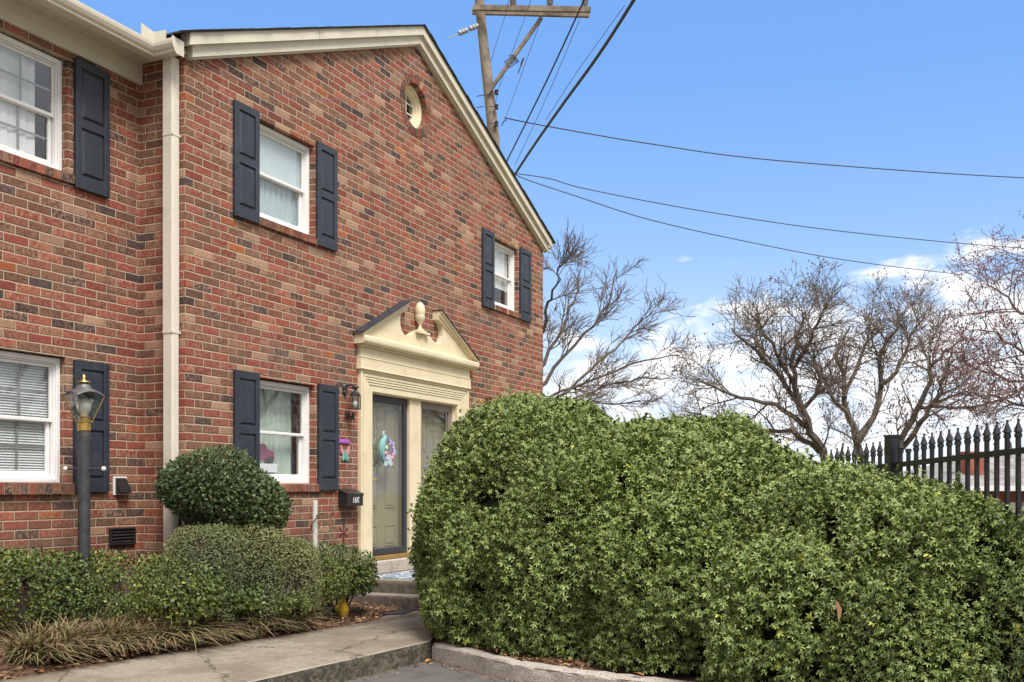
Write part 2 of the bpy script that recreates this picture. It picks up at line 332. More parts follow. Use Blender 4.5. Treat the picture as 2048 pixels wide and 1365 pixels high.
# ------------------------------------------------------------------ mesh helpers
ORG = {}
def tag(o, label=None, cat=None, group=None, kind=None):
    if label: o['label'] = label
    if cat: o['category'] = cat
    if group: o['group'] = group
    if kind: o['kind'] = kind
    return o
def thing(name, loc, label, cat, group=None):
    o = bpy.data.objects.new(name, None); COL.objects.link(o); o.location = loc; o.empty_display_size = .1
    ORG[o.name] = Vector(loc); return tag(o, label, cat, group)
def setup(name, me, m, parent, label=None):
    o = bpy.data.objects.new(name, me); COL.objects.link(o)
    if m: me.materials.append(m)
    if parent is not None: o.parent = parent
    if label: o['label'] = label
    return o
class MB:
    def __init__(s): s.v = []; s.f = []; s.attr = None
    def add(s, vs, fs):
        b = len(s.v); s.v += [tuple(v) for v in vs]; s.f += [tuple(b + i for i in f) for f in fs]; return s
    def box(s, x0, x1, y0, y1, z0, z1):
        return s.add([(x0,y0,z0),(x1,y0,z0),(x1,y1,z0),(x0,y1,z0),(x0,y0,z1),(x1,y0,z1),(x1,y1,z1),(x0,y1,z1)],
                     [(0,3,2,1),(4,5,6,7),(0,1,5,4),(1,2,6,5),(2,3,7,6),(3,0,4,7)])
    def cbox(s, x0, x1, y0, y1, z0, z1, b):     # box bevelled on its front (-y) face
        return s.add([(x0,y0+b,z0),(x1,y0+b,z0),(x1,y0+b,z1),(x0,y0+b,z1),(x0+b,y0,z0+b),(x1-b,y0,z0+b),(x1-b,y0,z1-b),(x0+b,y0,z1-b),(x0,y1,z0),(x1,y1,z0),(x1,y1,z1),(x0,y1,z1)],
                     [(4,5,6,7),(0,1,5,4),(1,2,6,5),(2,3,7,6),(3,0,4,7),(0,8,9,1),(1,9,10,2),(2,10,11,3),(3,11,8,0),(8,11,10,9)])
    def prism(s, poly, a, b, axis='y'):         # poly in (x,z) for y; (x,y) for z
        n = len(poly)
        if axis == 'y': vs = [(x, a, z) for x, z in poly] + [(x, b, z) for x, z in poly]
        elif axis == 'z': vs = [(x, y, a) for x, y in poly] + [(x, y, b) for x, y in poly]
        else: vs = [(a, y, z) for y, z in poly] + [(b, y, z) for y, z in poly]
        fs = [tuple(range(n))[::-1], tuple(range(n, 2*n))] + [(i, (i+1)%n, n+(i+1)%n, n+i) for i in range(n)]
        return s.add(vs, fs)
    def tube(s, pts, rad, n=6, cap=True):
        pts = [Vector(p) for p in pts]; k = len(pts)
        if not hasattr(rad, '__len__'): rad = [rad] * k
        d0 = (pts[1] - pts[0]).normalized()
        up = Vector((0, 0, 1)) if abs(d0.z) < .9 else Vector((1, 0, 0))
        a = d0.cross(up).normalized(); vs = []
        for i, p in enumerate(pts):
            d = (pts[min(i+1, k-1)] - pts[max(i-1, 0)]).normalized()
            a = (a - d * a.dot(d)).normalized(); b = d.cross(a)
            for j in range(n):
                t = 2 * math.pi * j / n; vs.append(p + (a * math.cos(t) + b * math.sin(t)) * rad[i])
        fs = [(i*n+j, i*n+(j+1)%n, (i+1)*n+(j+1)%n, (i+1)*n+j) for i in range(k-1) for j in range(n)]
        if cap: fs += [tuple(range(n))[::-1], tuple(range((k-1)*n, k*n))]
        return s.add(vs, fs)
    def lathe(s, prof, c, n=16, axis='z', rot=0):      # prof (r, h)
        vs = []
        for r, h in prof:
            for j in range(n):
                t = 2 * math.pi * j / n + rot
                if axis == 'z': vs.append((c[0] + r*math.cos(t), c[1] + r*math.sin(t), c[2] + h))
                else: vs.append((c[0] + r*math.cos(t), c[1] + h, c[2] + r*math.sin(t)))
        k = len(prof)
        fs = [(i*n+j, i*n+(j+1)%n, (i+1)*n+(j+1)%n, (i+1)*n+j) for i in range(k-1) for j in range(n)]
        fs += [tuple(range(n))[::-1], tuple(range((k-1)*n, k*n))]
        return s.add(vs, fs)
    def ball(s, c, r, n=10, sz=None):
        if not hasattr(r, '__len__'): r = (r, r, r)
        pr = [(math.sin(math.pi*i/n), -math.cos(math.pi*i/n)) for i in range(n+1)]
        b = len(s.v); s.lathe([(max(a, .001), h) for a, h in pr], (0,0,0), n+2)
        s.v[b:] = [(c[0]+x*r[0], c[1]+y*r[1], c[2]+z*r[2]) for x, y, z in s.v[b:]]
        return s
    def build(s, name, m, parent=None, label=None, smooth=False):
        org = ORG.get(parent.name, Vector((0,0,0))) if parent is not None else Vector((0,0,0))
        me = bpy.data.meshes.new(name); me.from_pydata([(x-org.x, y-org.y, z-org.z) for x, y, z in s.v], [], s.f)
        me.validate(); me.update()
        if smooth:
            me.polygons.foreach_set('use_smooth', [True]*len(me.polygons))
            try: me.set_sharp_from_angle(angle=R(35))
            except Exception: pass
        o = setup(name, me, m, parent, label); ORG[o.name] = org
        if s.attr: 
            at = me.attributes.new('rnd', 'FLOAT_COLOR', 'POINT'); at.data.foreach_set('color', np.array(s.attr, dtype=np.float32).ravel())
        return o
    def bricks_attr(s, nverts):
        if s.attr is None: s.attr = []
        c = [random.random(), random.random(), random.random(), 1]; c[0] = c[0]
        s.attr += [c] * nverts
def text(body, size, loc, rot, m, name, parent=None, extrude=.002, shear=0, sx=1):
    cu = bpy.data.curves.new('t', 'FONT'); cu.body = body; cu.size = size; cu.extrude = extrude; cu.shear = shear
    cu.align_x = 'CENTER'; cu.align_y = 'CENTER'; cu.resolution_u = 3
    t = bpy.data.objects.new('t', cu); COL.objects.link(t)
    dg = bpy.context.evaluated_depsgraph_get(); me = bpy.data.meshes.new_from_object(t.evaluated_get(dg))
    bpy.data.objects.remove(t)
    org = ORG.get(parent.name, Vector((0,0,0))) if parent is not None else Vector((0,0,0))
    mx = Matrix.Translation(Vector(loc) - org) @ rot.to_4x4() @ Matrix.Diagonal((sx, 1, 1, 1))
    me.transform(mx); me.name = name; me.materials.clear()
    o = setup(name, me, m, parent); ORG[o.name] = org; return o
ROTY = Matrix(((1, 0, 0), (0, 0, -1), (0, 1, 0)))      # text faces -y
def inst(name, tv, tf, Pp, L, Nn, S, cols, m, parent=None, edge=None, edgecol=None, label=None):
    """many copies of one leaf shape as one mesh"""
    tv = np.array(tv, float); n = len(Pp); k = len(tv)
    L = L / np.linalg.norm(L, axis=1)[:, None]
    X = np.cross(L, Nn); X /= np.linalg.norm(X, axis=1)[:, None] + 1e-9
    Z = np.cross(X, L); S = S[:, None, None]
    V = Pp[:, None, :] + S * (tv[None, :, 0:1] * X[:, None, :] + tv[None, :, 1:2] * L[:, None, :] + tv[None, :, 2:3] * Z[:, None, :])
    org = ORG.get(parent.name, Vector((0,0,0))) if parent is not None else Vector((0,0,0))
    V = V.reshape(-1, 3) - np.array(org)
    fl = np.array([i for f in tf for i in f]); cnt = np.array([len(f) for f in tf])
    idx = (fl[None, :] + (np.arange(n) * k)[:, None]).ravel()
    tot = np.tile(cnt, n); st = np.concatenate([[0], np.cumsum(tot)[:-1]])
    me = bpy.data.meshes.new(name)
    me.vertices.add(len(V)); me.vertices.foreach_set('co', V.astype(np.float32).ravel())
    me.loops.add(len(idx)); me.loops.foreach_set('vertex_index', idx.astype(np.int32))
    me.polygons.add(len(tot)); me.polygons.foreach_set('loop_start', st.astype(np.int32))
    try: me.polygons.foreach_set('loop_total', tot.astype(np.int32))
    except Exception: pass
    me.update(calc_edges=True)
    C = np.repeat(cols[:, None, :], k, axis=1)
    if edge is not None:
        e = np.array(edge)[None, :, None]; C = C * (1 - e) + edgecol[:, None, :] * e
    C = np.concatenate([C, np.ones((n, k, 1))], axis=2).astype(np.float32)
    at = me.attributes.new('Col', 'FLOAT_COLOR', 'POINT'); at.data.foreach_set('color', C.ravel())
    o = setup(name, me, m, parent, label); ORG[o.name] = org; return o
HOLLY_V = [(0,0,0),(-.09,.08,.02),(-.44,.10,-.22),(-.11,.40,.03),(-.50,.84,-.22),(-.10,.80,.02),(0,1.22,-.22),(.10,.80,.02),(.50,.84,-.22),(.11,.40,.03),(.44,.10,-.22),(.09,.08,.02),(0,.48,.10)]
HOLLY_F = [(12,i,i+1) for i in range(11)] + [(12,11,0)]
HOLLY_E = [.15,.15,1,.28,1,.28,1,.28,1,.28,1,.15,.0]
LEAF_V = [(0,0,0),(-.22,.3,.04),(-.24,.62,.04),(0,1,-.05),(.24,.62,.04),(.22,.3,.04),(0,.5,-.03)]
LEAF_F = [(6,0,1),(6,1,2),(6,2,3),(6,3,4),(6,4,5),(6,5,0)]
LEAF_E = [.1,.25,.3,.3,.3,.25,.0]
def blob_points(blobs, dens, jit=.05, gap=.55, lump=.06, zmin=.17, freq=5.0, nexp=2.25):
    """blobs: (centre, (r_forward, r_right, r_up)). points on the union's surface"""
    fw = np.array([CS, SN, 0]); rt = np.array([SN, -CS, 0]); up = np.array([0, 0, 1.])
    PP, NN = [], []
    def lumps(p): return (np.sin(p[:,0]*freq*1.3 + 1) + np.sin(p[:,1]*freq + p[:,2]*freq*1.2) + np.sin(p[:,2]*freq*1.5 - p[:,0]*freq*.8)) / 3
    for bi, (c, r) in enumerate(blobs):
        c = np.array(c); r = np.array(r)
        area = 4*math.pi*(((r[0]*r[1])**1.6 + (r[0]*r[2])**1.6 + (r[1]*r[2])**1.6)/3)**(1/1.6)
        n = int(area*dens)
        d = rng.normal(size=(n, 3)); d /= np.linalg.norm(d, axis=1)[:, None]
        q = d / (np.sum(np.abs(d)**nexp, axis=1)**(1/nexp))[:, None]
        nl = np.sign(q)*np.abs(q)**(nexp-1)/r
        off = q * r
        p = c + off[:, :1]*fw + off[:, 1:2]*rt + off[:, 2:]*up
        nn = nl[:, :1]*fw + nl[:, 1:2]*rt + nl[:, 2:]*up; nn /= np.linalg.norm(nn, axis=1)[:, None]
        p = p + nn * (lumps(p)*lump)[:, None]
        keep = p[:, 2] > zmin
        for bj, (c2, r2) in enumerate(blobs):
            if bj == bi: continue
            c2 = np.array(c2); r2 = np.array(r2); dd = p - c2
            l = np.stack([dd@fw, dd@rt, dd@up], 1)/r2
            keep &= (np.sum(np.abs(l)**nexp, axis=1)**(1/nexp)) > .97
        g = np.sin(p[:,0]*11+2*np.sin(p[:,2]*7)) * np.sin(p[:,1]*12+1.5*np.sin(p[:,0]*6)) * np.sin(p[:,2]*10+2*np.sin(p[:,1]*5))
        keep &= ~((g > gap) & (rng.random(n) < .92))
        PP.append(p[keep]); NN.append(nn[keep])
    p = np.concatenate(PP); nn = np.concatenate(NN)
    p = p - nn * (rng.random(len(p))**1.5 * jit)[:, None] + rng.normal(size=p.shape)*.008
    return p, nn
def blob_body(blobs, k, name, m, parent, nexp=2.25, zmin=.15):  # solid core inside the leaves, keeps light from leaking through
    fw = Vector((CS, SN, 0)); rt = Vector((SN, -CS, 0)); b = MB()
    for c, r in blobs:
        n1, n2 = 14, 22; vs = []
        for i in range(n1+1):
            for j in range(n2):
                th = math.pi*i/n1; ph = 2*math.pi*j/n2
                d = (math.sin(th)*math.cos(ph), math.sin(th)*math.sin(ph), math.cos(th))
                s = k/(sum(abs(x)**nexp for x in d)**(1/nexp))*random.uniform(.96, 1.02)
                v = Vector(c) + fw*(d[0]*s*r[0]) + rt*(d[1]*s*r[1]) + Vector((0,0,1))*(d[2]*s*r[2])
                v.z = max(v.z, zmin); vs.append(v)
        b.add(vs, [(i*n2+j, i*n2+(j+1)%n2, (i+1)*n2+(j+1)%n2, (i+1)*n2+j) for i in range(n1) for j in range(n2)])
    return b.build(name, m, parent, smooth=True)
def leafset(name, pts, nn, size, tpl, base, edgec, parent, spread=.75, m=None, var=.35, yellow=.02, upb=.25, ylw=(.42,.38,.05), njit=.45, nup=.35, outw=.55):
    n = len(pts); T = rng.normal(size=(n, 3)); size = size*(1+.25*np.sin(pts[:,0]*2.3+1)*np.sin(pts[:,2]*3+pts[:,1]*2))
    L = T*spread + nn*outw + np.array([0, 0, upb]); nv = nn + rng.normal(size=(n, 3))*njit + np.array([0,0,nup])
    S = size*rng.uniform(.7, 1.2, n)
    b = np.array(base)[None]*rng.uniform(1-var, 1+var, (n, 1)); b = b*np.array([1,1,1])[None]*(1+rng.normal(size=(n,3))*.06)
    cl = .5+.5*np.sin(pts[:,0]*3.1+pts[:,2]*4)*np.sin(pts[:,1]*3.7+pts[:,2]*2.2)
    b = b*(1 + (cl[:, None]-.5)*np.array([.75,.42,.15]))
    ye = rng.random(n) < yellow; b[ye] = np.array(ylw)*rng.uniform(.6, 1.1, (ye.sum(), 1))
    e = np.array(edgec)[None]*rng.uniform(.6, 1.25, (n, 1))
    v, f, ed = tpl
    return inst(name, v, f, pts, L, nv, S, np.clip(b, .003, 1), m or M['leaf'], parent, ed, np.clip(e, .01, 1))

# ------------------------------------------------------------------ ground, roads, walks (setting)
def struct(b, name, m, **k): return tag(b.build(name, m, **k), kind='structure')
g = MB()          # terrain: falls away beyond the fence
xs = [-60,-30,-15,-9,-5,-2,0,2,4,7,10,14,18,24,35,60,150,400]; ys = [-400,-120,-60,-35,-20,-12,-8,-5,-3,-1,1,3,6,10,16,30,60,150,400]
def gz(x, y):
    t = min(1, max(0, (x*.75 - y*.30 - 5)/8)); return -.04 - 1.5*t*t*(3-2*t)
g.add([(x, y, gz(x, y)) for x in xs for y in ys], [(i*len(ys)+j, (i+1)*len(ys)+j, (i+1)*len(ys)+j+1, i*len(ys)+j+1) for i in range(len(xs)-1) for j in range(len(ys)-1)])
struct(g, 'ground', M['lawn'], smooth=True)
kerb_front = [(.43,-2.38)] + [tuple(PZ(px, py, .15)[:2]) for px, py in ((930,1301),(1024,1325),(1100,1336),(1174,1346),(1324,1363),(1460,1377),(1600,1392),(1760,1412),(1950,1440),(2200,1480))] + [(-3.6,-9.2)]
lot = [(-14,-1.6),(-1.72,-2.14),(.43,-2.36)] + kerb_front[1:] + [(-3.6,-22),(-26,-22),(-26,-1.0)]
struct(MB().add([(x, y, 0) for x, y in lot], [tuple(range(len(lot)))[::-1]]), 'parking_lot', M['asphalt'])
# walk: a slab with a slightly broken edge
edge = []
for i in range(41):
    t = i/40; x = -14+t*14.42; y = (-1.0 + (-2.36+1.0)*((x+14)/14.42)) if x < -14 else -2.36+( .42-x)*.098
    edge.append((x, y + random.uniform(-.008, .008)))
bededge = [(1.95,-1.00),(1.40,-1.18),(.6,-1.06),(-.3,-.88),(-1.17,-.72),(-2.4,-.55),(-14,.4)]
walk = edge + [(.75,-2.22),(1.2,-2.0),(2.34,-1.7),(2.34,-.5),(2.1,-.6)] + bededge
wk = MB(); nW = len(walk)
vs = [(x, y, .16) for x, y in walk] + [(x+random.uniform(-.01,.01), y+random.uniform(-.012,.0), .13) for x, y in walk] + [(x, y, -.05) for x, y in walk]
fs = [tuple(range(nW))] + [(i+nW, (i+1)%nW+nW, (i+1)%nW, i) for i in range(nW)] + [(i+2*nW, (i+1)%nW+2*nW, (i+1)%nW+nW, i+nW) for i in range(nW)]
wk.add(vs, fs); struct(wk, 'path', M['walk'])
def wave(x, y): return .015*math.sin(x*5+y*3)+.012*math.sin(x*9-y*7)+.008*math.sin(x*21+y*17)
def bed(poly_fn, name, nx, ny, z0, z1):
    b = MB(); vs = []
    for i in range(nx+1):
        for j in range(ny+1):
            x, y, t = poly_fn(i/nx, j/ny); vs.append((x, y, z0+(z1-z0)*t+wave(x, y)*(1 if 0 < t else 0)))
    b.add(vs, [(i*(ny+1)+j, (i+1)*(ny+1)+j, (i+1)*(ny+1)+j+1, i*(ny+1)+j+1) for i in range(nx) for j in range(ny)])
    return struct(b, name, M['mulchm'], smooth=True)
be = bededge[::-1]
def lerp_poly(pl, x):
    for (a, b), (c, d) in zip(pl, pl[1:]):
        if a <= x <= c: return b+(d-b)*(x-a)/(c-a)
    return pl[-1][1] if x > pl[-1][0] else pl[0][1]
bed(lambda u, v: ((lambda x: (x, (lerp_poly(be, x)+.0)*(1-v)+v*(.60 if x < 0 else .06), v))(-9+u*11.6)), 'planting_bed', 110, 16, .155, .26)
bed(lambda u, v: ((lambda i, f: (lambda a, b: (a[0]+(b[0]-a[0])*f+v*4.2, a[1]+(b[1]-a[1])*f+v*.9, v))(([(2.4,-1.4),(1.0,-2.05)]+kerb_front)[i], ([(2.4,-1.4),(1.0,-2.05)]+kerb_front)[i+1]))(min(int(u*12), 11), u*12-min(int(u*12), 11))), 'hedge_bed', 96, 24, .13, .14)
# kerb of the hedge bed
kb = MB(); kf = kerb_front; pts = []
for i in range(len(kf)-1):
    for k in range(6):
        t = k/6; pts.append((kf[i][0]+(kf[i+1][0]-kf[i][0])*t, kf[i][1]+(kf[i+1][1]-kf[i][1])*t))
ring = []
for i, (x, y) in enumerate(pts):
    a = pts[max(i-1, 0)]; b = pts[min(i+1, len(pts)-1)]; dx, dy = b[0]-a[0], b[1]-a[1]; l = math.hypot(dx, dy); nx, ny = -dy/l, dx/l
    if nx < 0: nx, ny = -nx, -ny
    j = random.uniform
    prof = [(-.005, -.05), (j(-.01,.006), .06), (j(-.01,.008), .125+j(-.01,.006)), (.022+j(-.006,.006), .148+j(-.006,.005)), (.10, .152+j(-.006,.005)), (.135+j(-.01,.01), .135), (.14, -.02)]
    ring.append([(x+nx*o, y+ny*o, z) for o, z in prof])
k = 7; kb.add([v for r in ring for v in r], [(i*k+j, i*k+j+1, (i+1)*k+j+1, (i+1)*k+j) for i in range(len(ring)-1) for j in range(k-1)] + [tuple(range(k))])
struct(kb, 'kerb', M['stone'], smooth=True)

# ------------------------------------------------------------------ the house
RC = .555                                   # set-back of the left wing
H = thing('brick_townhouse', (4.2, 0, 0), 'red brick townhouse with navy shutters and paired front doors under a cream broken pediment', 'house')
LX, APX, EV = 8.47, 4.235, 5.62
def gable_z(x): return 7.40 - .415*abs(x-APX)
OPN = {}
def wall_with_holes(b, x0, x1, ytop, Y, holes, depth=.24, zb=0.0):
    xs = sorted({x0, x1, *[h[0] for h in holes], *[h[1] for h in holes], *([APX] if x0 < APX < x1 else [])})
    for a, c in zip(xs, xs[1:]):
        hs = sorted([h for h in holes if h[0] <= a+1e-6 and h[1] >= c-1e-6], key=lambda h: h[2])
        z = zb
        for h in hs:
            if h[2] > z+1e-6: b.add([(a,Y,z),(c,Y,z),(c,Y,h[2]),(a,Y,h[2])], [(0,1,2,3)])
            z = h[3]
        b.add([(a,Y,z),(c,Y,z),(c,Y,ytop(c)),(a,Y,ytop(a))], [(0,1,2,3)])
    for h in holes:
        if len(h) > 4: continue
        a, c, z0, z1 = h[:4]; y1 = Y+depth
        b.add([(a,Y,z0),(a,y1,z0),(a,y1,z1),(a,Y,z1)], [(0,1,2,3)]); b.add([(c,Y,z0),(c,y1,z0),(c,y1,z1),(c,Y,z1)], [(3,2,1,0)])
        b.add([(a,Y,z1),(c,Y,z1),(c,y1,z1),(a,y1,z1)], [(3,2,1,0)]); b.add([(a,Y,z0),(c,Y,z0),(c,y1,z0),(a,y1,z0)], [(0,1,2,3)])
WZ = dict(u0=4.262, u1=5.275, l0=1.535, l1=2.625)
holesG = [(1.035, 2.015, WZ['u0'], WZ['u1']), (6.50, 7.46, WZ['u0'], WZ['u1']), (1.035, 2.015, WZ['l0'], WZ['l1']), (3.0, 5.50, .45, 2.70), (6.50, 7.46, WZ['l0'], WZ['l1']),
          (APX-.4, APX+.4, 6.065, 6.865, 'round')]
gw = MB(); wall_with_holes(gw, 0, LX, gable_z, 0, holesG)
# round opening inside its square cell
n = 40; rr = .40; cxx, czz = APX, 6.465; vs = []; fs = []
for j in range(n):
    t = 2*math.pi*j/n; cx_, sz_ = math.cos(t), math.sin(t); q = max(abs(cx_), abs(sz_))
    vs += [(cxx+.4*cx_/q, 0, czz+.4*sz_/q), (cxx+.385*cx_, 0, czz+.385*sz_)]
for j in range(n): a = 2*j; b2 = 2*((j+1)%n); fs.append((a, a+1, b2+1, b2))
gw.add(vs, fs)
gw.build('wall', M['brick'], H)
MB().add([(0,0,0),(0,RC,0),(0,RC,5.62),(0,0,5.62)], [(0,1,2,3)]).build('wall', M['brick'], H)
holesL = [(-1.93, -.845, 4.245, 5.255), (-1.93, -.865, 1.535, 2.64), (-4.6, -3.6, 4.245, 5.255), (-4.6, -3.6, 1.535, 2.64)]
lw = MB(); wall_with_holes(lw, -9, 0, lambda x: 5.62, RC, holesL); lw.build('wall', M['brick'], H)
ow = MB(); ow.add([(LX,0,0),(LX,9,0),(LX,9,5.65),(LX,0,5.65)], [(0,3,2,1)]); ow.add([(-9,9,0),(LX,9,0),(LX,9,5.6),(-9,9,5.6)], [(0,1,2,3)])
ow.add([(-9,RC,0),(-9,9,0),(-9,9,5.6),(-9,RC,5.6)], [(0,3,2,1)]); ow.build('wall', M['brick'], H)
# rooms: floor, ceiling and inner walls seen dimly through the glass
rm = MB(); rm.box(-8.9, 8.3, .9, 1.0+7.8, 2.95, 3.05); rm.box(-8.9, 8.3, 3.2, 3.3, .3, 2.94); rm.box(-8.9, 8.3, 3.2, 3.3, 3.06, 5.6); rm.box(-8.9,8.3,.9,8.8,5.58,5.62); rm.box(-8.9,8.3,.6,8.8,.3,.35)
rm.box(2.55,2.63,.26,3.19,.36,2.94); rm.box(-.06,.02,.85,3.19,.36,2.94); rm.box(-.06,.02,.85,3.19,3.06,5.57); rm.box(3.9,4.0,.26,3.19,3.06,5.57)
rm.build('inner_wall', M['drywall'], H)
# roofs
rf = MB(); th = .05
def roofline(x): return 7.50 - .422*abs(x-APX)
p1 = [(-.24, roofline(-.24)), (APX, roofline(APX)), (LX+.20, roofline(LX+.20))]
poly = p1 + [(x, z-.014) for x, z in p1[::-1]]
rf.prism(poly, -.135, 9.2)
rf.build('roof', M['shingle'], H)
rl = MB(); rl.add([(-9,.20,5.56),(1.2,.20,5.56),(1.2,4.9,7.5),(-9,4.9,7.5)], [(0,1,2,3)]); rl.add([(-9,4.9,7.5),(1.2,4.9,7.5),(1.2,9.4,5.56),(-9,9.4,5.56)], [(0,1,2,3)])
rl.build('roof', M['shingle'], H)
sh = MB()                                   # ragged shingle ends along the rake
for side in (-1, 1):
    L_ = 4.45
    for i in range(30):
        a = i/30*L_; x0 = APX+side*a; x1 = APX+side*(a+L_/30)
        o = random.uniform(.001, .007); z0 = roofline(x0)+.001; z1 = roofline(x1)+.001
        sh.prism([(x0, z0), (x1, z1), (x1, z1+o), (x0, z0+o+.003)] if side > 0 else [(x1, z1), (x0, z0), (x0, z0+o+.003), (x1, z1+o)], -.15+random.uniform(0, .01), -.02)
sh.build('roof_shingles', M['shingle'], H)
# rake boards
def rake(off0, off1, y0, y1, name, xl, xr):
    b = MB(); pts_ = [xl, APX, xr]
    up_ = [(x, roofline(x)-off0) for x in pts_]; dn = [(x, roofline(x)-off1) for x in pts_]
    b.prism([up_[0], up_[1], dn[1], dn[0]], y0, y1); b.prism([up_[1], up_[2], dn[2], dn[1]], y0, y1)
    return b.build(name, M['trim'], H)
rake(.0145, .125, -.115, -.002, 'rake_board', -.06, LX+.13)
rake(.1255, .235, -.072, -.001, 'rake_board', .02, LX+.06)
rake(.235, .256, -.040, -.001, 'rake_moulding', .03, LX+.04)
xq = 1.95; MB().prism([(xq, roofline(xq)-.124), (xq+.006, roofline(xq)-.124), (xq+.006, roofline(xq)-.018), (xq, roofline(xq)-.018)], -.1165, -.1151).build('rake_joint', M['greyvinyl'], H)
MB().box(LX+.02, LX+.17, -.10, 9, 5.52, 5.66).build('eave_board', M['trim'], H)
# frieze, soffit, gutters
MB().box(-9, -.004, RC-.035, RC-.001, 5.315, 5.515).build('frieze_board', M['trim'], H)
sf = MB(); sf.box(-9, -.0, .265, RC-.001, 5.515, 5.53); sf.box(-.125, -.001, -.02, .265, 5.515, 5.53)
for i in range(60): sf.box(-9+i*.15, -9+i*.15+.008, .266, RC-.037, 5.511, 5.5152)
sf.build('soffit', M['soffit'], H)
fb = MB(); fb.box(-9, -.125, .262, .275, 5.45, 5.565); fb.box(-.135, -.122, -.06, .262, 5.45, 5.565); fb.build('fascia_board', M['trim'], H)
gp = [(-.095,5.565),(-.095,5.452),(-.02,5.448),(-.008,5.456),(-.008,5.472),(.012,5.49),(.026,5.52),(.030,5.545),(.030,5.562),(.018,5.565),(.010,5.552),(.005,5.51),(-.03,5.47),(-.085,5.47)]
gt = MB(); nG = len(gp)
pa = [(-9, .17-o, z) for o, z in gp]; pb = [(-.22-o, .17-o, z) for o, z in gp]; pc = [(-.22-o, -.085, z) for o, z in gp]
gt.add(pa+pb+pc, [(k*nG+i, k*nG+(i+1)%nG, (k+1)*nG+(i+1)%nG, (k+1)*nG+i) for k in range(2) for i in range(nG)] + [tuple(range(2*nG, 3*nG))])
gt.add([(-.22-o, -.088, z) for o, z in [(-.11,5.57),(-.11,5.43),(-.01,5.43),(.02,5.47),(.045,5.52),(.045,5.575)]], [tuple(range(6))])
gutter = gt.build('gutter', M['gutter'], H)
sg = MB(); sg.add([(-.40,.142,5.562),(-.22,.142,5.562),(-.22,.142,5.65),(-.40,.142,5.672),(-.245,-.0,5.562),(-.245,-.0,5.645),(-.25,.142,5.562),(-.25,.142,5.65)], [(0,6,7,3),(6,4,5,7)])
sg.add([(-.403,.145,5.562),(-.22,.145,5.562),(-.22,.145,5.65),(-.403,.145,5.672),(-.242,-.0,5.562),(-.242,-.0,5.645),(-.247,.145,5.562),(-.247,.145,5.65)], [(0,3,7,6),(6,7,5,4)])
sg.build('splash_guard', M['gutter'], gutter)
# downspout on the return wall
ds = MB(); X0, X1, Y0, Y1 = -.105, -.012, .060, .165
for z0, z1, e in ((.3, 2.95, .0), (2.94, 5.47, .003)):
    b0 = .008; q = [(X0-e+b0, Y0-e), (X1+e-b0, Y0-e), (X1+e, Y0-e+b0), (X1+e, Y1+e), (X0-e, Y1+e), (X0-e, Y0-e+b0)]
    ds.prism(q, z0, z1, 'z')
for xx in (-.08, -.058, -.035): ds.box(xx-.004, xx+.004, Y0-.006, Y0, .3, 5.4)
down = ds.build('downspout', M['down'], H)
for zz in (2.925, 4.75, 1.35): MB().box(X0-.006, X1+.012, Y0-.008, Y1+.005, zz, zz+.02).build('strap', M['down'], down)

# windows -----------------------------------------------------------
def brick_sill(x0, x1, Y, zt, h, proj, parent, slope=.012):
    b = MB(); n = max(3, round((x1-x0)/.079)); w_ = (x1-x0)/n
    for i in range(n):
        a = x0+i*w_+.004; c = x0+(i+1)*w_-.004; j = random.uniform(-.002, .002)
        before = len(b.v)
        b.prism([(Y+.12, zt-h), (Y+.12, zt+slope), (Y-proj+j, zt-.004+j), (Y-proj+j, zt-h+j)], a, c, 'x')
        b.bricks_attr(len(b.v)-before)
    o = b.build('sill', M['brick1'], parent)
    m_ = MB(); m_.prism([(Y+.12, zt-h+.004), (Y+.12, zt+slope-.004), (Y-proj+.006, zt-.010), (Y-proj+.006, zt-h+.004)], x0+.002, x1-.002, 'x'); m_.build('sill_mortar', M['mortar'], parent)
    return o
def frame(b, x0, x1, z0, z1, w_, y0, y1, wb=None, wt=None, bev=.004):
    wb = wb or w_; wt = wt or w_
    b.cbox(x0, x0+w_, y0, y1, z0, z1, bev); b.cbox(x1-w_, x1, y0, y1, z0, z1, bev)
    b.cbox(x0+w_, x1-w_, y0, y1, z0, z0+wb, bev); b.cbox(x0+w_, x1-w_, y0, y1, z1-wt, z1, bev)
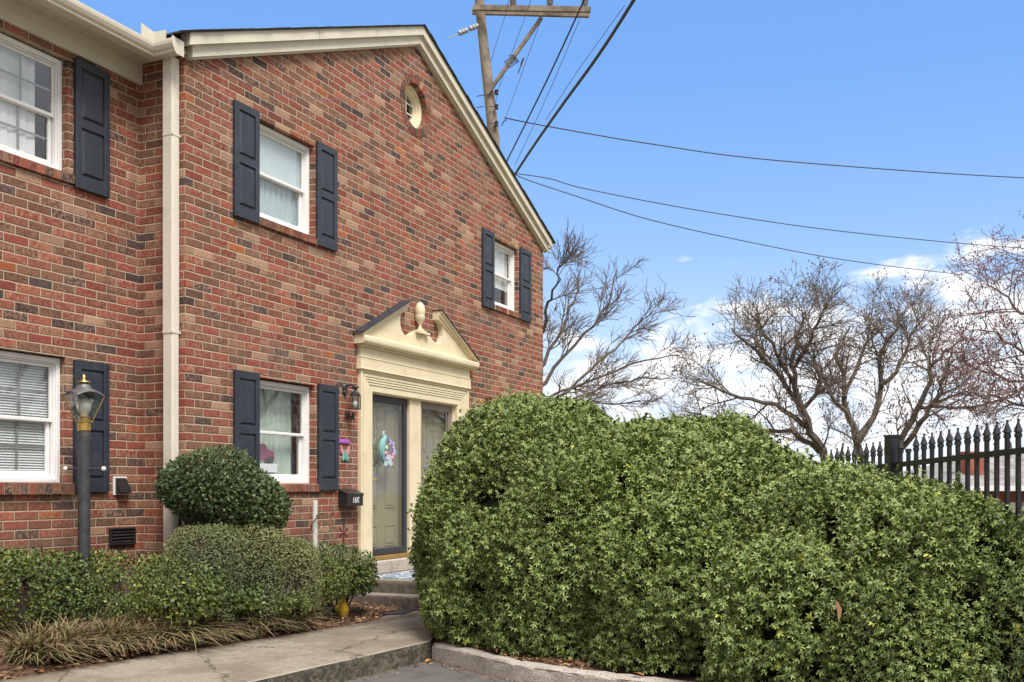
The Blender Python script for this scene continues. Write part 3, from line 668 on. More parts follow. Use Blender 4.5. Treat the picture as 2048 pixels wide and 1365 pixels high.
def window(x0, x1, z0, z1, Y, muntins=None, sill=True, proj=.03, sillh=.082, mr=.5):
    rc = Y+.062
    b = MB(); frame(b, x0+.003, x1-.003, z0+.004, z1-.014, .040, rc, rc+.09, .035, .042)
    # brick-mould step
    frame(b, x0+.043, x1-.043, z0+.039, z1-.056, .014, rc+.018, rc+.09)
    wn = b.build('window', M['white'], H)
    a, c, e, f = x0+.058, x1-.058, z0+.054, z1-.071; mid = e+(f-e)*mr
    u = MB(); frame(u, a, c, mid-.012, f, .024, rc+.035, rc+.06, .030); u.build('sash', M['white'], wn)
    l = MB(); frame(l, a+.006, c-.006, e, mid+.012, .034, rc+.062, rc+.09, .05, .028); l.build('sash', M['white'], wn)
    MB().add([(a,rc+.047,mid),(c,rc+.047,mid),(c,rc+.047,f),(a,rc+.047,f)], [(0,1,2,3)]).build('pane', M['glass'], wn)
    MB().add([(a,rc+.076,e),(c,rc+.076,e),(c,rc+.076,mid),(a,rc+.076,mid)], [(0,1,2,3)]).build('pane', M['glass'], wn)
    if muntins:
        nc, nr = muntins; g_ = MB(); t = .010
        for (zz0, zz1, yy) in ((mid+.018, f-.024, rc+.050), (e+.05, mid-.016, rc+.079)):
            for i in range(1, nc): xx = a+.024+(c-a-.048)*i/nc; g_.box(xx-t, xx+t, yy, yy+.006, zz0, zz1)
            for i in range(1, nr): zz = zz0+(zz1-zz0)*i/nr; g_.box(a+.03, c-.03, yy+.001, yy+.005, zz-t, zz+t)
        g_.build('muntin', M['greyvinyl'], wn)
    if sill: brick_sill(x0-.06, x1+.06, Y, z0+.0, sillh, proj, wn)
    return wn
def shutter(x0, x1, z0, z1, Y):
    b = MB(); y = Y-.004; H_ = z1-z0; w_ = .062
    b.box(x0, x1, y-.018, y, z0, z1)
    b.cbox(x0, x0+w_, y-.036, y-.0181, z0, z1, .004); b.cbox(x1-w_, x1, y-.036, y-.0181, z0, z1, .004)
    rails = [(z0, z0+H_*.105), (z0+H_*.475, z0+H_*.545), (z1-H_*.065, z1)]
    for a, c in rails: b.cbox(x0+w_, x1-w_, y-.0352, y-.0181, a, c, .003)
    for (a, c) in ((rails[0][1], rails[1][0]), (rails[1][1], rails[2][0])):
        X0_, X1_, m_ = x0+w_+.012, x1-w_-.012, .03
        b.cbox(X0_, X1_, y-.034, y-.0181, a+.014, c-.014, .0155)
    for zz in (z0+.045, z1-.045):
        for xx in (x0+.03, x1-.03): b.lathe([(.007, -.003), (.007, 0), (.004, .001)], (xx, y-.037, zz), 8, 'y')
    return b.build('shutter', M['shutter'], H)
window(*holesG[0], 0, mr=.50); window(*holesG[1], 0, mr=.52); window(*holesG[2], 0); window(*holesG[4], 0)
window(*holesL[0], RC, (3, 2)); window(*holesL[1], RC, (3, 2), sillh=.095, proj=.045); window(*holesL[2], RC, (3, 2)); window(*holesL[3], RC, (3, 2))
for (x0, x1, z0, z1) in ((.658,1.030,4.178,5.32),(2.035,2.410,4.185,5.335),(.662,1.033,1.470,2.66),(2.062,2.434,1.470,2.652),(6.151,6.525,4.172,5.325),(7.497,7.90,4.172,5.325),(6.15,6.52,1.47,2.65),(7.5,7.9,1.47,2.65)):
    shutter(x0, x1, z0, z1, 0)
for (x0, x1, z0, z1) in ((-.785,-.402,4.140,5.28),(-.792,-.408,1.455,2.622),(-2.40,-2.02,4.14,5.28),(-2.40,-2.02,1.455,2.622)): shutter(x0, x1, z0, z1, RC)

# round window
rb = MB()
for i in range(30):
    t0 = 2*math.pi*(i+.06)/30; t1 = 2*math.pi*(i+.94)/30; q = []
    r0, r1 = .292, .392; y0 = -.006+random.uniform(-.002,.002)
    q = [(APX+r*math.cos(t), czz+r*math.sin(t)) for r, t in ((r0,t0),(r1,t0+.004),(r1,t1-.004),(r0,t1))]
    bf = len(rb.v); rb.prism(q, y0, .16); rb.bricks_attr(len(rb.v)-bf)
rw = MB()
def ringmesh(b, prof, n=48):
    vs = []; 
    for j in range(n):
        t = 2*math.pi*j/n
        vs += [(APX+r*math.cos(t), y, czz+r*math.sin(t)) for r, y in prof]
    k = len(prof); b.add(vs, [(j*k+i, j*k+(i+1)%k, ((j+1)%n)*k+(i+1)%k, ((j+1)%n)*k+i) for j in range(n) for i in range(k)])
ringmesh(rw, [(.290,.075),(.262,.070),(.255,.080),(.235,.084),(.228,.105),(.205,.110),(.198,.135),(.175,.14),(.175,.17),(.29,.17)])
rwin = rw.build('round_window', M['cream'], H, smooth=True)
rb.build('brick_surround', M['brick1'], rwin)
mo = MB(); ringmesh(mo, [(.296,.002),(.398,.002),(.398,.15),(.296,.15)]); mo.build('surround_mortar', M['mortar'], rwin)
mu = MB(); mu.box(APX-.008, APX+.008, .142, .152, czz-.18, czz+.18)
for zz in (-.06, .07): mu.box(APX-.18, APX+.18, .143, .151, czz+zz-.007, czz+zz+.007)
mu.build('muntin', M['white'], rwin)
pn = MB(); pn.add([(APX+.18*math.cos(2*math.pi*j/32), .158, czz+.18*math.sin(2*math.pi*j/32)) for j in range(32)], [tuple(range(32))]); pn.build('pane', M['glass'], rwin)

# door surround ------------------------------------------------------
DC = 4.28
sr = MB(); XL, XR = 2.880, 5.670; ZT = 2.915                        # casing outer edges, bottom of entablature
bands = [(0, .050, -.046), (.050, .075, -.032), (.075, .105, -.040), (.112, .138, -.036), (.145, .171, -.032), (.178, .204, -.028)]
for a, c, y in bands:
    b_ = .003
    sr.cbox(XL+a, XL+c, y, .05, .44, ZT-a*.9-.001, b_); sr.cbox(XR-c, XR-a, y, .05, .44, ZT-a*.9-.001, b_)
    sr.cbox(XL+c, XR-c, y-.0005, .05, ZT-c*.9, ZT-a*.9, b_)
sr.cbox(XL+.204, XL+.285, -.020, .06, .44, 2.73, .003); sr.cbox(XR-.285, XR-.204, -.020, .06, .44, 2.73, .003); sr.cbox(XL+.285, XR-.285, -.0205, .06, 2.655, 2.73, .003)
sr.box(XL+.08, XR-.08, -.010, .049, .446, ZT-.06) if False else None
casing = sr.build('door_surround', M['cream'], H)
# jambs / mullion
jm = MB(); jm.box(XL+.2851, XL+.30, -.012, .22, .60, 2.655); jm.box(XR-.30, XR-.2851, -.012, .22, .60, 2.655); jm.box(XL+.30, XR-.30, .0, .22, 2.64, 2.6549)
jm.box(4.135, 4.425, .030, .22, .60, 2.639); jm.box(4.12, 4.44, .026, .22, .598, .625)
jm.box(XL+.30, XL+.325, .045, .22, .6, 2.64); jm.box(XR-.325, XR-.30, .045, .22, .6, 2.64)
jm.build('jamb', M['cream'], casing)
en = MB(); EL, ER = 2.855, 5.690
en.cbox(EL, ER, -.064, 0, 2.905, 3.045, .004); en.cbox(EL+.012, ER-.012, -.054, 0, 3.0452, 3.165, .004)
en.cbox(EL-.006, ER+.006, -.072, 0, 2.900, 2.916, .004); en.cbox(EL-.003, ER+.003, -.070, 0, 3.036, 3.047, .003)
en.build('entablature', M['cream'], casing)
dn = MB(); x = EL-.01
dn.box(EL-.012, ER+.012, -.078, 0, 3.165, 3.192)
while x < ER+.01: dn.box(x, x+.018, -.096, -.078, 3.166, 3.190); x += .032
dn.build('dentils', M['cream'], casing)
cn_ = MB(); CL, CR = DC-1.48, DC+1.51
prof = [(0,3.192),(-.125,3.192),(-.132,3.205),(-.145,3.215),(-.150,3.235),(-.150,3.272),(-.142,3.288),(0,3.296)]
def cornice(b, prof, xl, xr, e=.0):
    b.prism([(y, z) for y, z in prof], xl, xr, 'x')
cornice(cn_, prof, CL, CR); cn_.build('cornice', M['cream'], casing)
# tympanum with the scrolled gap
def tz(x): return 3.296 + (1.49-abs(x-DC))*.512
gapL = [(.405, None),(.45,3.80),(.52,3.72),(.555,3.63),(.555,3.55),(.525,3.475),(.46,3.43),(.38,3.425),(.30,3.445),(.235,3.48),(.20,3.492),(.0,3.492)]
for sgn in (-1, 1):
    pts_ = [(DC+sgn*1.475, 3.297)]
    pts_.append((DC+sgn*.41, tz(DC+sgn*.41)))
    pts_ += [(DC+sgn*a, z) for a, z in gapL[1:]] + [(DC, 3.297)]
    b = MB(); b.prism(pts_, -.075, -.001); b.build('tympanum', M['cream'], casing)
    b = MB()                                        # raking cornice, profiled
    xs0, xe0 = DC+sgn*1.495, DC+sgn*.405
    for o0, o1, y in ((-.105, -.060, -.095), (-.0605, -.012, -.118), (-.0125, .012, -.145)):
        b.prism([(xs0, 3.297+max(o0, 0)), (xe0, tz(xe0)+o0), (xe0, tz(xe0)+o1), (xs0+sgn*.0, 3.300+max(o1, 0.002))], y, -.001)
    b.build('raking_cornice', M['cream'], casing)
    b = MB(); b.prism([(xs0+sgn*.012, 3.313), (xe0-sgn*.01, tz(xe0)+.0125), (xe0-sgn*.01, tz(xe0)+.024), (xs0+sgn*.012, 3.324)], -.158, -.001)
    b.build('pediment_flashing', M['shutter'], casing)
UX = 4.245; ur = MB(); uc = (UX, -.06, 3.49)
ur.box(UX-.15, UX+.15, -.13, -.005, 3.492, 3.516); ur.box(UX-.09, UX+.09, -.115, -.005, 3.5162, 3.535)
ur.lathe([(.055,.04),(.055,.055),(.030,.07),(.018,.10),(.020,.125),(.036,.15),(.058,.185),(.068,.225),(.066,.240),(.060,.244),(.063,.256),(.068,.285),(.066,.33),(.054,.375),(.032,.405),(.010,.42)], uc, 20)
ur.box(UX-.035, UX-.012, -.092, -.074, 3.297, 3.491); ur.box(UX+.012, UX+.035, -.092, -.074, 3.297, 3.491)
ur.build('finial', M['cream'], casing, smooth=True)
# storm doors
def storm(x0, x1, m, z0=.655, z1=2.64, fw_=.085):
    b = MB(); y = .062; frame(b, x0, x1, z0, z1, fw_, y, y+.035, fw_*1.05, fw_*1.1, .008)
    d = b.build('storm_door', m, H)
    MB().add([(x0+fw_-.005,y+.018,z0+fw_-.005),(x1-fw_+.005,y+.018,z0+fw_-.005),(x1-fw_+.005,y+.018,z1-fw_+.005),(x0+fw_-.005,y+.018,z1-fw_+.005)], [(0,1,2,3)]).build('glass', M['glassd'], d)
    return d
sd1 = storm(3.18, 4.125, M['stormblue']); sd2 = storm(4.435, 5.345, M['taupe'])
b = MB(); b.tube([(3.245,.062,1.585),(3.245,.02,1.585),(3.30,.012,1.60),(3.37,.022,1.578)], .010, 6); b.box(3.232,3.262,.052,.062,1.54,1.64); b.build('handle', M['brass'], sd1)
MB().cbox(3.10,3.16,-.016,.05,1.62,1.74,.006).build('door_chime', M['whiteplastic'], casing)
def idoor(x0, x1, m):
    b = MB(); y = .165; b.box(x0, x1, y, y+.04, .66, 2.62)
    w_ = (x1-x0)
    for (a, c) in ((.72, 1.02), (1.20, 1.78), (1.95, 2.48)) :
        for s_ in (0, 1):
            xa = x0+.12+s_*(w_/2-.03); xb = xa+w_/2-.21
            frame(b, xa, xb, a+.04, c, .012, y-.012, y, .012, .012, .003); b.cbox(xa+.03, xb-.03, y-.010, y, a+.07, c-.03, .008)
    return b.build('front_door', m, H)
idoor(3.20, 4.10, M['door']); idoor(4.46, 5.34, M['door'])
MB().cbox(XL+.29, 4.13, .026, .20, .602, .654, .006).build('threshold', M['olive'], H)
MB().cbox(4.43, 5.37, .028, .20, .602, .650, .006).build('threshold', M['olive'], H)
# vents on the left wing
b = MB(); b.box(-.335,-.175,RC-.012,RC-.001,1.43,1.60); vt = b.build('dryer_vent', M['whiteplastic'], H)
b = MB(); b.add([(-.315,RC-.013,1.585),(-.185,RC-.013,1.585),(-.315,RC-.085,1.455),(-.185,RC-.085,1.455),(-.315,RC-.013,1.44),(-.185,RC-.013,1.44)], [(0,2,3,1),(0,4,2),(1,3,5),(2,4,5,3)]); b.build('hood', M['black'], vt)
b = MB(); frame(b, -.385,-.075,.965,1.125,.018,RC-.03,RC-.001); b.box(-.37,-.09,RC-.008,RC-.002,.98,1.11)
for i in range(4): b.add([(-.368,RC-.010,1.105-i*.03),(-.092,RC-.010,1.105-i*.03),(-.092,RC-.026,1.082-i*.03),(-.368,RC-.026,1.082-i*.03)], [(0,1,2,3)])
b.build('crawlspace_vent', M['black'], H)

# blinds and curtains behind the glass --------------------------------
b = MB()
for i in range(10):
    xx = -1.92+i*.092; a = .35
    b.add([(xx-.045,RC+.175,4.27),(xx+.040,RC+.160,4.27),(xx+.040,RC+.160,5.22),(xx-.045,RC+.175,5.22)], [(0,1,2,3)])
tag(b.build('vertical_blind', M['blind']), 'white vertical blind hanging behind the upper left grid window', 'blind')
b = MB()
for i in range(46):
    zz = 1.60+i*.0225; b.add([(-1.88,RC+.158,zz),(-.90,RC+.158,zz),(-.90,RC+.172,zz+.021),(-1.88,RC+.172,zz+.021)], [(0,1,2,3)])
tag(b.build('horizontal_blind', M['blind']), 'white slatted blind drawn down behind the lower left grid window', 'blind')
def drape(x0, x1, z0, z1, y, name, label, m, amp=.012, freq=70):
    b = MB(); n = 60
    b.add([(x0+(x1-x0)*i/n, y+amp*math.sin(freq*(x1-x0)*i/n)+.004*math.sin(i*2.3), z) for i in range(n+1) for z in (z0, (z0+z1)/2, z1)], [(i*3+k, (i+1)*3+k, (i+1)*3+k+1, i*3+k+1) for i in range(n) for k in range(2)])
    return tag(b.build(name, m, smooth=True), label, 'curtain')
drape(1.0, 1.99, 4.27, 4.78, .172, 'curtain', 'pale blue sheer curtain in the lower half of the upper gable window', M['curtain'])
drape(1.0, 1.99, 4.79, 5.27, .135, 'curtain', 'white lining across the upper half of the upper gable window', simple('lining', (.62,.70,.74), .9, .02, 2), .0005, 3)
drape(6.5, 7.40, 4.60, 5.26, .17, 'curtain', 'white curtain in the small upper window at the far end of the gable wall', M['blind'])
drape(1.0, 1.93, 1.56, 2.62, .24, 'curtain', 'greenish curtain behind the pink toy car window', M['curtaing'])
# toy car on a block inside the lower window
tcar = thing('toy_car', (1.36, .24, 1.74), 'pink toy car standing on a pale block behind the ground floor window', 'toy')
b = MB(); b.prism([(1.17,1.80),(1.18,1.87),(1.27,1.89),(1.33,1.955),(1.42,1.96),(1.46,1.90),(1.56,1.88),(1.58,1.80)], .20, .30); b.build('body', M['toy'], tcar)
for xx in (1.25, 1.50):
    b = MB(); b.lathe([(.001,-.02),(.04,-.018),(.045,.0),(.04,.018)], (xx, .20, 1.795), 14, 'y'); b.build('wheel', M['dark'], tcar)
tag(MB().cbox(1.17,1.60,.18,.34,1.655,1.75,.005).build('display_block', M['blind']), 'pale block under the pink toy car inside the window', 'block')

# steps and landing ----------------------------------------------------
ST = thing('front_steps', (3.5, -.7, .16), 'weathered concrete landing with two steps in front of the paired doors', 'steps')
def rough_box(x0, x1, y0, y1, z0, z1, name, m):
    b = MB(); nx = 14; ny = 10; r = .012
    j = lambda: random.uniform(-.004, .004)
    # bevelled nose on the -x edge
    q = [(x1, z0), (x1, z1), (x0+.02, z1), (x0+.005, z1-.008), (x0, z1-.03), (x0+.01, z0)]
    vs = []; ys_ = [y0+(y1-y0)*i/ny for i in range(ny+1)]
    for y in ys_: vs += [(x+j(), y, z) for x, z in q]
    k = len(q); b.add(vs, [(i*k+a, i*k+(a+1)%k, (i+1)*k+(a+1)%k, (i+1)*k+a) for i in range(ny) for a in range(k)] + [tuple(range(k))[::-1], tuple(range(ny*k, (ny+1)*k))])
    return b.build(name, m, ST)
rough_box(2.585, 6.2, -1.75, -.001, .02, .44, 'landing', M['stepm'])
rough_box(2.335, 2.584, -1.72, -.05, .02, .30, 'step', M['stepm'])
MB().cbox(3.045, 5.7, -.062, .03, .441, .598, .01).build('threshold_block', M['stone'], ST)
for nm, x0, x1, y0, y1, z0 in (('landing_top', 2.60, 6.15, -1.74, -.064, .4405), ('step_top', 2.352, 2.58, -1.71, -.06, .3005)):
    MB().box(x0, x1, y0, y1, z0, z0+.003).build(nm, M['concrete'], ST)
tag(MB().box(2.82, 4.6, -1.05, -.18, .444, .452).build('doormat', M['matpat']), 'blue and white patterned mat lying on the landing before the doors', 'doormat')
tag(MB().add([(1.72,-.62,.163),(2.30,-.62,.163),(2.30,-1.12,.163),(1.98,-1.18,.163),(1.72,-.98,.163),(1.72,-.62,.172),(2.30,-.62,.172),(2.30,-1.12,.172),(1.98,-1.18,.172),(1.72,-.98,.172)], [(9,8,7,6,5),(0,1,2,3,4),(0,5,6,1),(1,6,7,2),(2,7,8,3),(3,8,9,4),(4,9,5,0)]).build('rubber_mat', M['mat_']), 'black rubber mat on the walk at the foot of the steps', 'mat')

# mailbox ---------------------------------------------------------------
mb = thing('mailbox', (2.62, 0, 1.30), 'black wall mailbox with slanted lid and white 16K lettering beside the door', 'mailbox')
x0, x1 = 2.472, 2.80
b = MB(); b.prism([(-.002,1.285),(-.002,1.47),(-.09,1.435),(-.125,1.42),(-.125,1.285)], x0, x1, 'x'); b.build('body', M['black'], mb)
b = MB(); b.prism([(-.001,1.472),(-.001,1.480),(-.133,1.428),(-.133,1.40),(-.128,1.40),(-.128,1.421)], x0-.004, x1+.004, 'x'); b.build('lid', M['black'], mb)
text('16K', .10, (2.645, -.1265, 1.35), ROTY, M['white'], 'house_number', mb, .001, .25, .9)
# house numerals on the wall
tag(text('16-K', .13, (2.685, -.012, 2.335), ROTY, M['black'], 'house_number', None, .006, .35, .9), 'black scrolled 16-K numerals on the brick under the wall lantern', 'house number')
# wall lantern builder
def lantern(x, z, label):
    t = thing('wall_lantern', (x, 0, z), label, 'lantern')
    b = MB(); b.lathe([(.001,-.03),(.035,-.028),(.048,-.012),(.05,0)], (x, -.001, z+.10), 14, 'y'); b.lathe([(.001,-.03),(.03,-.028),(.04,-.01),(.04,0)], (x, -.001, z+.04), 14, 'y')
    b.tube([(x,-.02,z+.10),(x,-.09,z+.13),(x,-.14,z+.10)], .010, 8); b.build('bracket', M['bronze'], t, smooth=True)
    y = -.15
    b = MB(); b.lathe([(.045,-.0),(.05,.006),(.03,.025),(.014,.035),(.012,.05),(.038,.062),(.042,.075),(.03,.09),(.008,.10)], (x, y, z+.02), 12); b.lathe([(.058,0),(.062,.008),(.045,.02)], (x, y, z+.0), 6); b.build('cap', M['bronze'], t)
    b = MB(); n = 6; r0, r1 = .062, .062
    for j in range(n):
        a = 2*math.pi*j/n; p0 = (x+r1*math.cos(a), y+r1*math.sin(a), z-.155); p1_ = (x+r0*math.cos(a), y+r0*math.sin(a), z); b.tube([p0, p1_], .0045, 4)
    b.lathe([(.064,-.163),(.066,-.155),(.06,-.150)], (x, y, z), 6); b.lathe([(.064,-.012),(.066,-.004),(.06,.0)], (x, y, z), 6); b.build('cage', M['bronze'], t)
    b = MB()
    for j in range(n):
        a = 2*math.pi*j/n; c = 2*math.pi*(j+1)/n; b.add([(x+.06*math.cos(a),y+.06*math.sin(a),z-.15),(x+.06*math.cos(c),y+.06*math.sin(c),z-.15),(x+.06*math.cos(c),y+.06*math.sin(c),z-.01),(x+.06*math.cos(a),y+.06*math.sin(a),z-.01)], [(0,1,2,3)])
    b.build('glass', M['glasst'], t)
    b = MB(); b.lathe([(.012,-.03),(.014,-.06),(.030,-.085),(.034,-.105),(.024,-.13),(.006,-.14)], (x, y, z), 12); b.build('bulb', M['whiteplastic'], t, smooth=True)
    return t
lantern(2.60, 2.56, 'bronze wall lantern with clear bulb left of the doors')
lantern(5.98, 2.56, 'bronze wall lantern half hidden behind the hedge right of the doors')
# purple sign and butterfly
b = MB(); b.cbox(2.475,2.70,-.016,-.002,2.005,2.055,.004); sg_ = tag(b.build('welcome_sign', M['violet']), 'small violet plaque on the brick above the butterfly', 'sign')
text('WELCOME', .04, (2.587,-.0165,2.030), ROTY, M['pinkp'], 'lettering', sg_, .001, 0, .95)
bt = thing('butterfly_ornament', (2.60, 0, 1.88), 'small green and pink butterfly ornament on the brick below the violet plaque', 'ornament')
for sgn in (-1, 1):
    b = MB(); b.prism([(2.60+sgn*.012,1.90),(2.60+sgn*.075,1.985),(2.60+sgn*.095,1.97),(2.60+sgn*.085,1.90),(2.60+sgn*.05,1.87)], -.014, -.006); b.build('upper_wing', M['pinkp'], bt)
    b = MB(); b.prism([(2.60+sgn*.012,1.89),(2.60+sgn*.05,1.87),(2.60+sgn*.07,1.84),(2.60+sgn*.05,1.80),(2.60+sgn*.012,1.83)], -.016, -.008); b.build('lower_wing', M['teal'], bt)
b = MB(); b.ball((2.60,-.014,1.865), (.016,.012,.07), 8); b.build('body', M['green_p'], bt, smooth=True)
# wreath on the storm door
wr = thing('wreath', (3.56, .03, 2.0), 'pastel wreath with teal crescent, lilac ruffles, eggs and pale bow on the left door', 'wreath')
WX, WZ_ = 3.555, 1.955
b = MB(); b.tube([(WX+.02+.125*math.cos(t), .028, WZ_+.165*math.sin(t)) for t in [R(80+i*15) for i in range(13)]], [.012+.030*math.sin(math.pi*i/12) for i in range(13)], 8); b.build('crescent', M['teal'], wr, smooth=True)
b = MB()
for i in range(46):
    t = random.uniform(R(-70), R(110)); r = random.uniform(.06, .13)
    c = (WX+.03+r*math.cos(t)*.95, .01+random.uniform(-.02,.01), WZ_+.02+r*math.sin(t)*1.25); s = random.uniform(.018, .034)
    a = random.uniform(0, 6.28); b.add([(c[0]+s*math.cos(a+k*1.57)*random.uniform(.6,1.3), c[1]+random.uniform(-.02,.02), c[2]+s*math.sin(a+k*1.57)) for k in range(4)], [(0,1,2),(0,2,3)])
b.build('ruffle', M['purple'], wr)
for (dx, dz, mm) in ((-.045,.03,'curtain'),(-.06,-.04,'pinkp'),(-.045,-.10,'purple'),(.09,-.09,'pinkp'),(.10,-.05,'pinkp')):
    b = MB(); b.ball((WX+dx, -.008, WZ_+dz), (.026,.02,.034), 8); b.build('egg', M[mm], wr, smooth=True)
b = MB(); b.prism([(WX-.02,WZ_-.05),(WX+.05,WZ_-.05),(WX+.10,WZ_-.17),(WX+.05,WZ_-.20),(WX+.0,WZ_-.155),(WX-.06,WZ_-.20),(WX-.10,WZ_-.18)], -.01, .0); b.build('bow', M['greybow'], wr)
b = MB(); ringp = [(WX-.045+.022*math.cos(t), .03, WZ_+.20+.035*math.sin(t)) for t in [i*math.pi/6 for i in range(13)]]; b.tube(ringp, .009, 6); b.build('loop', M['greybow'], wr, smooth=True)

# pinwheel flower, low plate, chipped pipe with vine ------------------------
pw = thing('metal_flower', (2.30, -.25, .25), 'rusty six petal metal garden flower against the brick under the mailbox', 'ornament')
c0 = PY(687, 1066, -.25)
for k in range(6):
    a = k*math.pi/3+.5; b = MB(); u = (math.cos(a), math.sin(a)); v_ = (-u[1], u[0])
    pts_ = [(c0.x+u[0]*r+v_[0]*w_, c0.z+u[1]*r+v_[1]*w_) for r, w_ in ((.022,-.006),(.085,-.026),(.092,.0),(.085,.022),(.022,.006))]
    b.prism(pts_, c0.y-.003, c0.y+.002); b.build('petal', M['rust'], pw)
MB().lathe([(.001,-.01),(.018,-.008),(.02,0)], (c0.x, c0.y-.002, c0.z), 10, 'y').build('hub', M['rust'], pw)
MB().tube([(c0.x, c0.y+.004, .2), (c0.x, c0.y+.004, c0.z)], .004, 5).build('stem', M['rust'], pw)
q = PY(680, 1098, -.3)
b = MB(); b.cbox(q.x-.10, q.x+.09, -.33, -.28, q.z-.055, q.z+.035, .004); b.box(q.x-.01,q.x+.01,-.31,-.30,.2,q.z-.055)
tag(b.build('garden_marker', M['bronze']), 'small dark garden plate on a stake under the rusty metal flower', 'plaque')
q = PY(630, 1040, -.22)
pp = MB(); pp.tube([(q.x, -.22, .2), (q.x, -.22, 1.36)], .028, 10); pipe = tag(pp.build('white_pipe', M['pvc'], smooth=True), 'chipped white upright pipe wrapped in dry vine before the brick wall', 'pipe')
vt_ = thing('dry_vine', (q.x, -.22, .2), 'leafy dry vine climbing the chipped white pipe', 'vine')
b = MB(); b.tube([(q.x+.045*math.cos(i*.9), -.22+.045*math.sin(i*.9), .25+i*.05) for i in range(20)], .005, 4); b.tube([(q.x+.25+.03*math.cos(i*.9), -.16, .25+i*.05) for i in range(16)], .004, 4); b.build('stem', M['twig'], vt_)
n = 260; pz_ = rng.uniform(.3, 1.25, n); side = rng.random(n) < .6
pts_ = np.stack([np.where(side, q.x+rng.normal(size=n)*.06+.03, q.x+.25+rng.normal(size=n)*.035), -.24+rng.normal(size=n)*.04, pz_], 1)
leafset('foliage', pts_, np.tile([0,-1,0.], (n,1)), .035, (LEAF_V, LEAF_F, LEAF_E), (.10,.09,.045), (.22,.2,.11), vt_, m=M['leafm'], yellow=.15, ylw=(.30,.22,.12))

# lamp post -----------------------------------------------------------------
LD = 8.6; lq = P(168, HY, LD); bx, by = lq.x, lq.y
lp = thing('lamp_post', (bx, by, .2), 'dark lamp post with glass lantern, brass collar and white tipped crossbar before the left wing', 'lamp post')
zt = lambda y: CAM[2] + (HY-y)*LD/F
MB().tube([(bx,by,.1),(bx,by,zt(862))], .049, 16).build('post', M['post'], lp, smooth=True)
b = MB(); b.lathe([(.050,0),(.054,.005),(.054,.062),(.050,.066),(.045,.07),(.042,.11),(.047,.115),(.047,.12),(.03,.125)], (bx,by,zt(862)-.002), 16); b.build('collar', M['brass'], lp, smooth=True)
zg0, zg1 = zt(844), zt(793); rot = R(30)
b = MB(); n = 4
def rr_(j, r, z): t = rot+j*math.pi/2; return (bx+r*math.cos(t), by+r*math.sin(t), z)
for j in range(4): b.tube([rr_(j,.068,zg0), rr_(j,.168,zg1)], .0045, 5)
b.tube([rr_(j,.068,zg0) for j in range(5)], .005, 5)
cage = b.build('cage', M['brass'], lp)
b = MB()
for j in range(4):          # arched top rims
    p0 = Vector(rr_(j,.168,zg1)); p1_ = Vector(rr_(j+1,.168,zg1)); b.tube([p0.lerp(p1_, t)+Vector((0,0,.035*math.sin(math.pi*t))) for t in [i/8 for i in range(9)]], .006, 5)
b.build('rim', M['pewter'], lp)
b = MB()
for j in range(4):
    vs = [rr_(j,.068,zg0), rr_(j+1,.068,zg0)]; p0 = Vector(rr_(j,.168,zg1)); p1_ = Vector(rr_(j+1,.168,zg1)); top_ = [p1_.lerp(p0, t)+Vector((0,0,.035*math.sin(math.pi*t))) for t in [i/8 for i in range(9)]]
    b.add(vs+top_, [tuple(range(len(vs)+9))])
b.build('glass', M['glasst'], lp)
b = MB(); vs = []; prof = [(.172,0),(.120,.040),(.085,.055),(.060,.070),(.048,.095),(.030,.105)]
for i, (r, h) in enumerate(prof):
    for j in range(32):
        t = 2*math.pi*j/32+rot; fr_ = ((t-rot)/(math.pi/2)) % 1
        sq = 1/max(abs(math.cos(t-rot-math.pi/4*1+0)), abs(math.sin(t-rot-math.pi/4)))*.707 if i < 2 else 1
        arch = .035*math.sin(math.pi*fr_) if i == 0 else (.012*math.sin(math.pi*fr_) if i == 1 else 0)
        vs.append((bx+r*sq*math.cos(t), by+r*sq*math.sin(t), zg1+h+arch))
k = len(prof); b.add(vs, [(i*32+j, i*32+(j+1)%32, (i+1)*32+(j+1)%32, (i+1)*32+j) for i in range(k-1) for j in range(32)] + [tuple(range((k-1)*32, k*32))])
b.build('cap', M['pewter'], lp, smooth=True)
b = MB(); b.lathe([(.018,0),(.02,.01),(.055,.018),(.052,.024),(.018,.034),(.012,.045),(.016,.058),(.010,.075),(.002,.085)], (bx,by,zg1+.10), 14); b.build('finial', M['brass'], lp, smooth=True)
b = MB(); b.lathe([(.02,0),(.03,.03),(.055,.07),(.062,.11),(.05,.15),(.02,.175),(.004,.18)], (bx,by,zg0+.03), 14); b.build('bulb', M['whiteplastic'], lp, smooth=True)
zc = zt(938); rt = Vector((SN,-CS,0)); fw = Vector((CS,SN,0)); dv = (rt*.98+fw*-.12).normalized()
c_ = Vector((bx,by,zc)); MB().tube([c_-dv*.16, c_+dv*.17], .009, 8).build('crossbar', M['post'], lp)
for s_ in (-.165, .175): MB().ball(c_+dv*s_, .020, 10).build('crossbar_tip', M['whiteplastic'], lp, smooth=True)

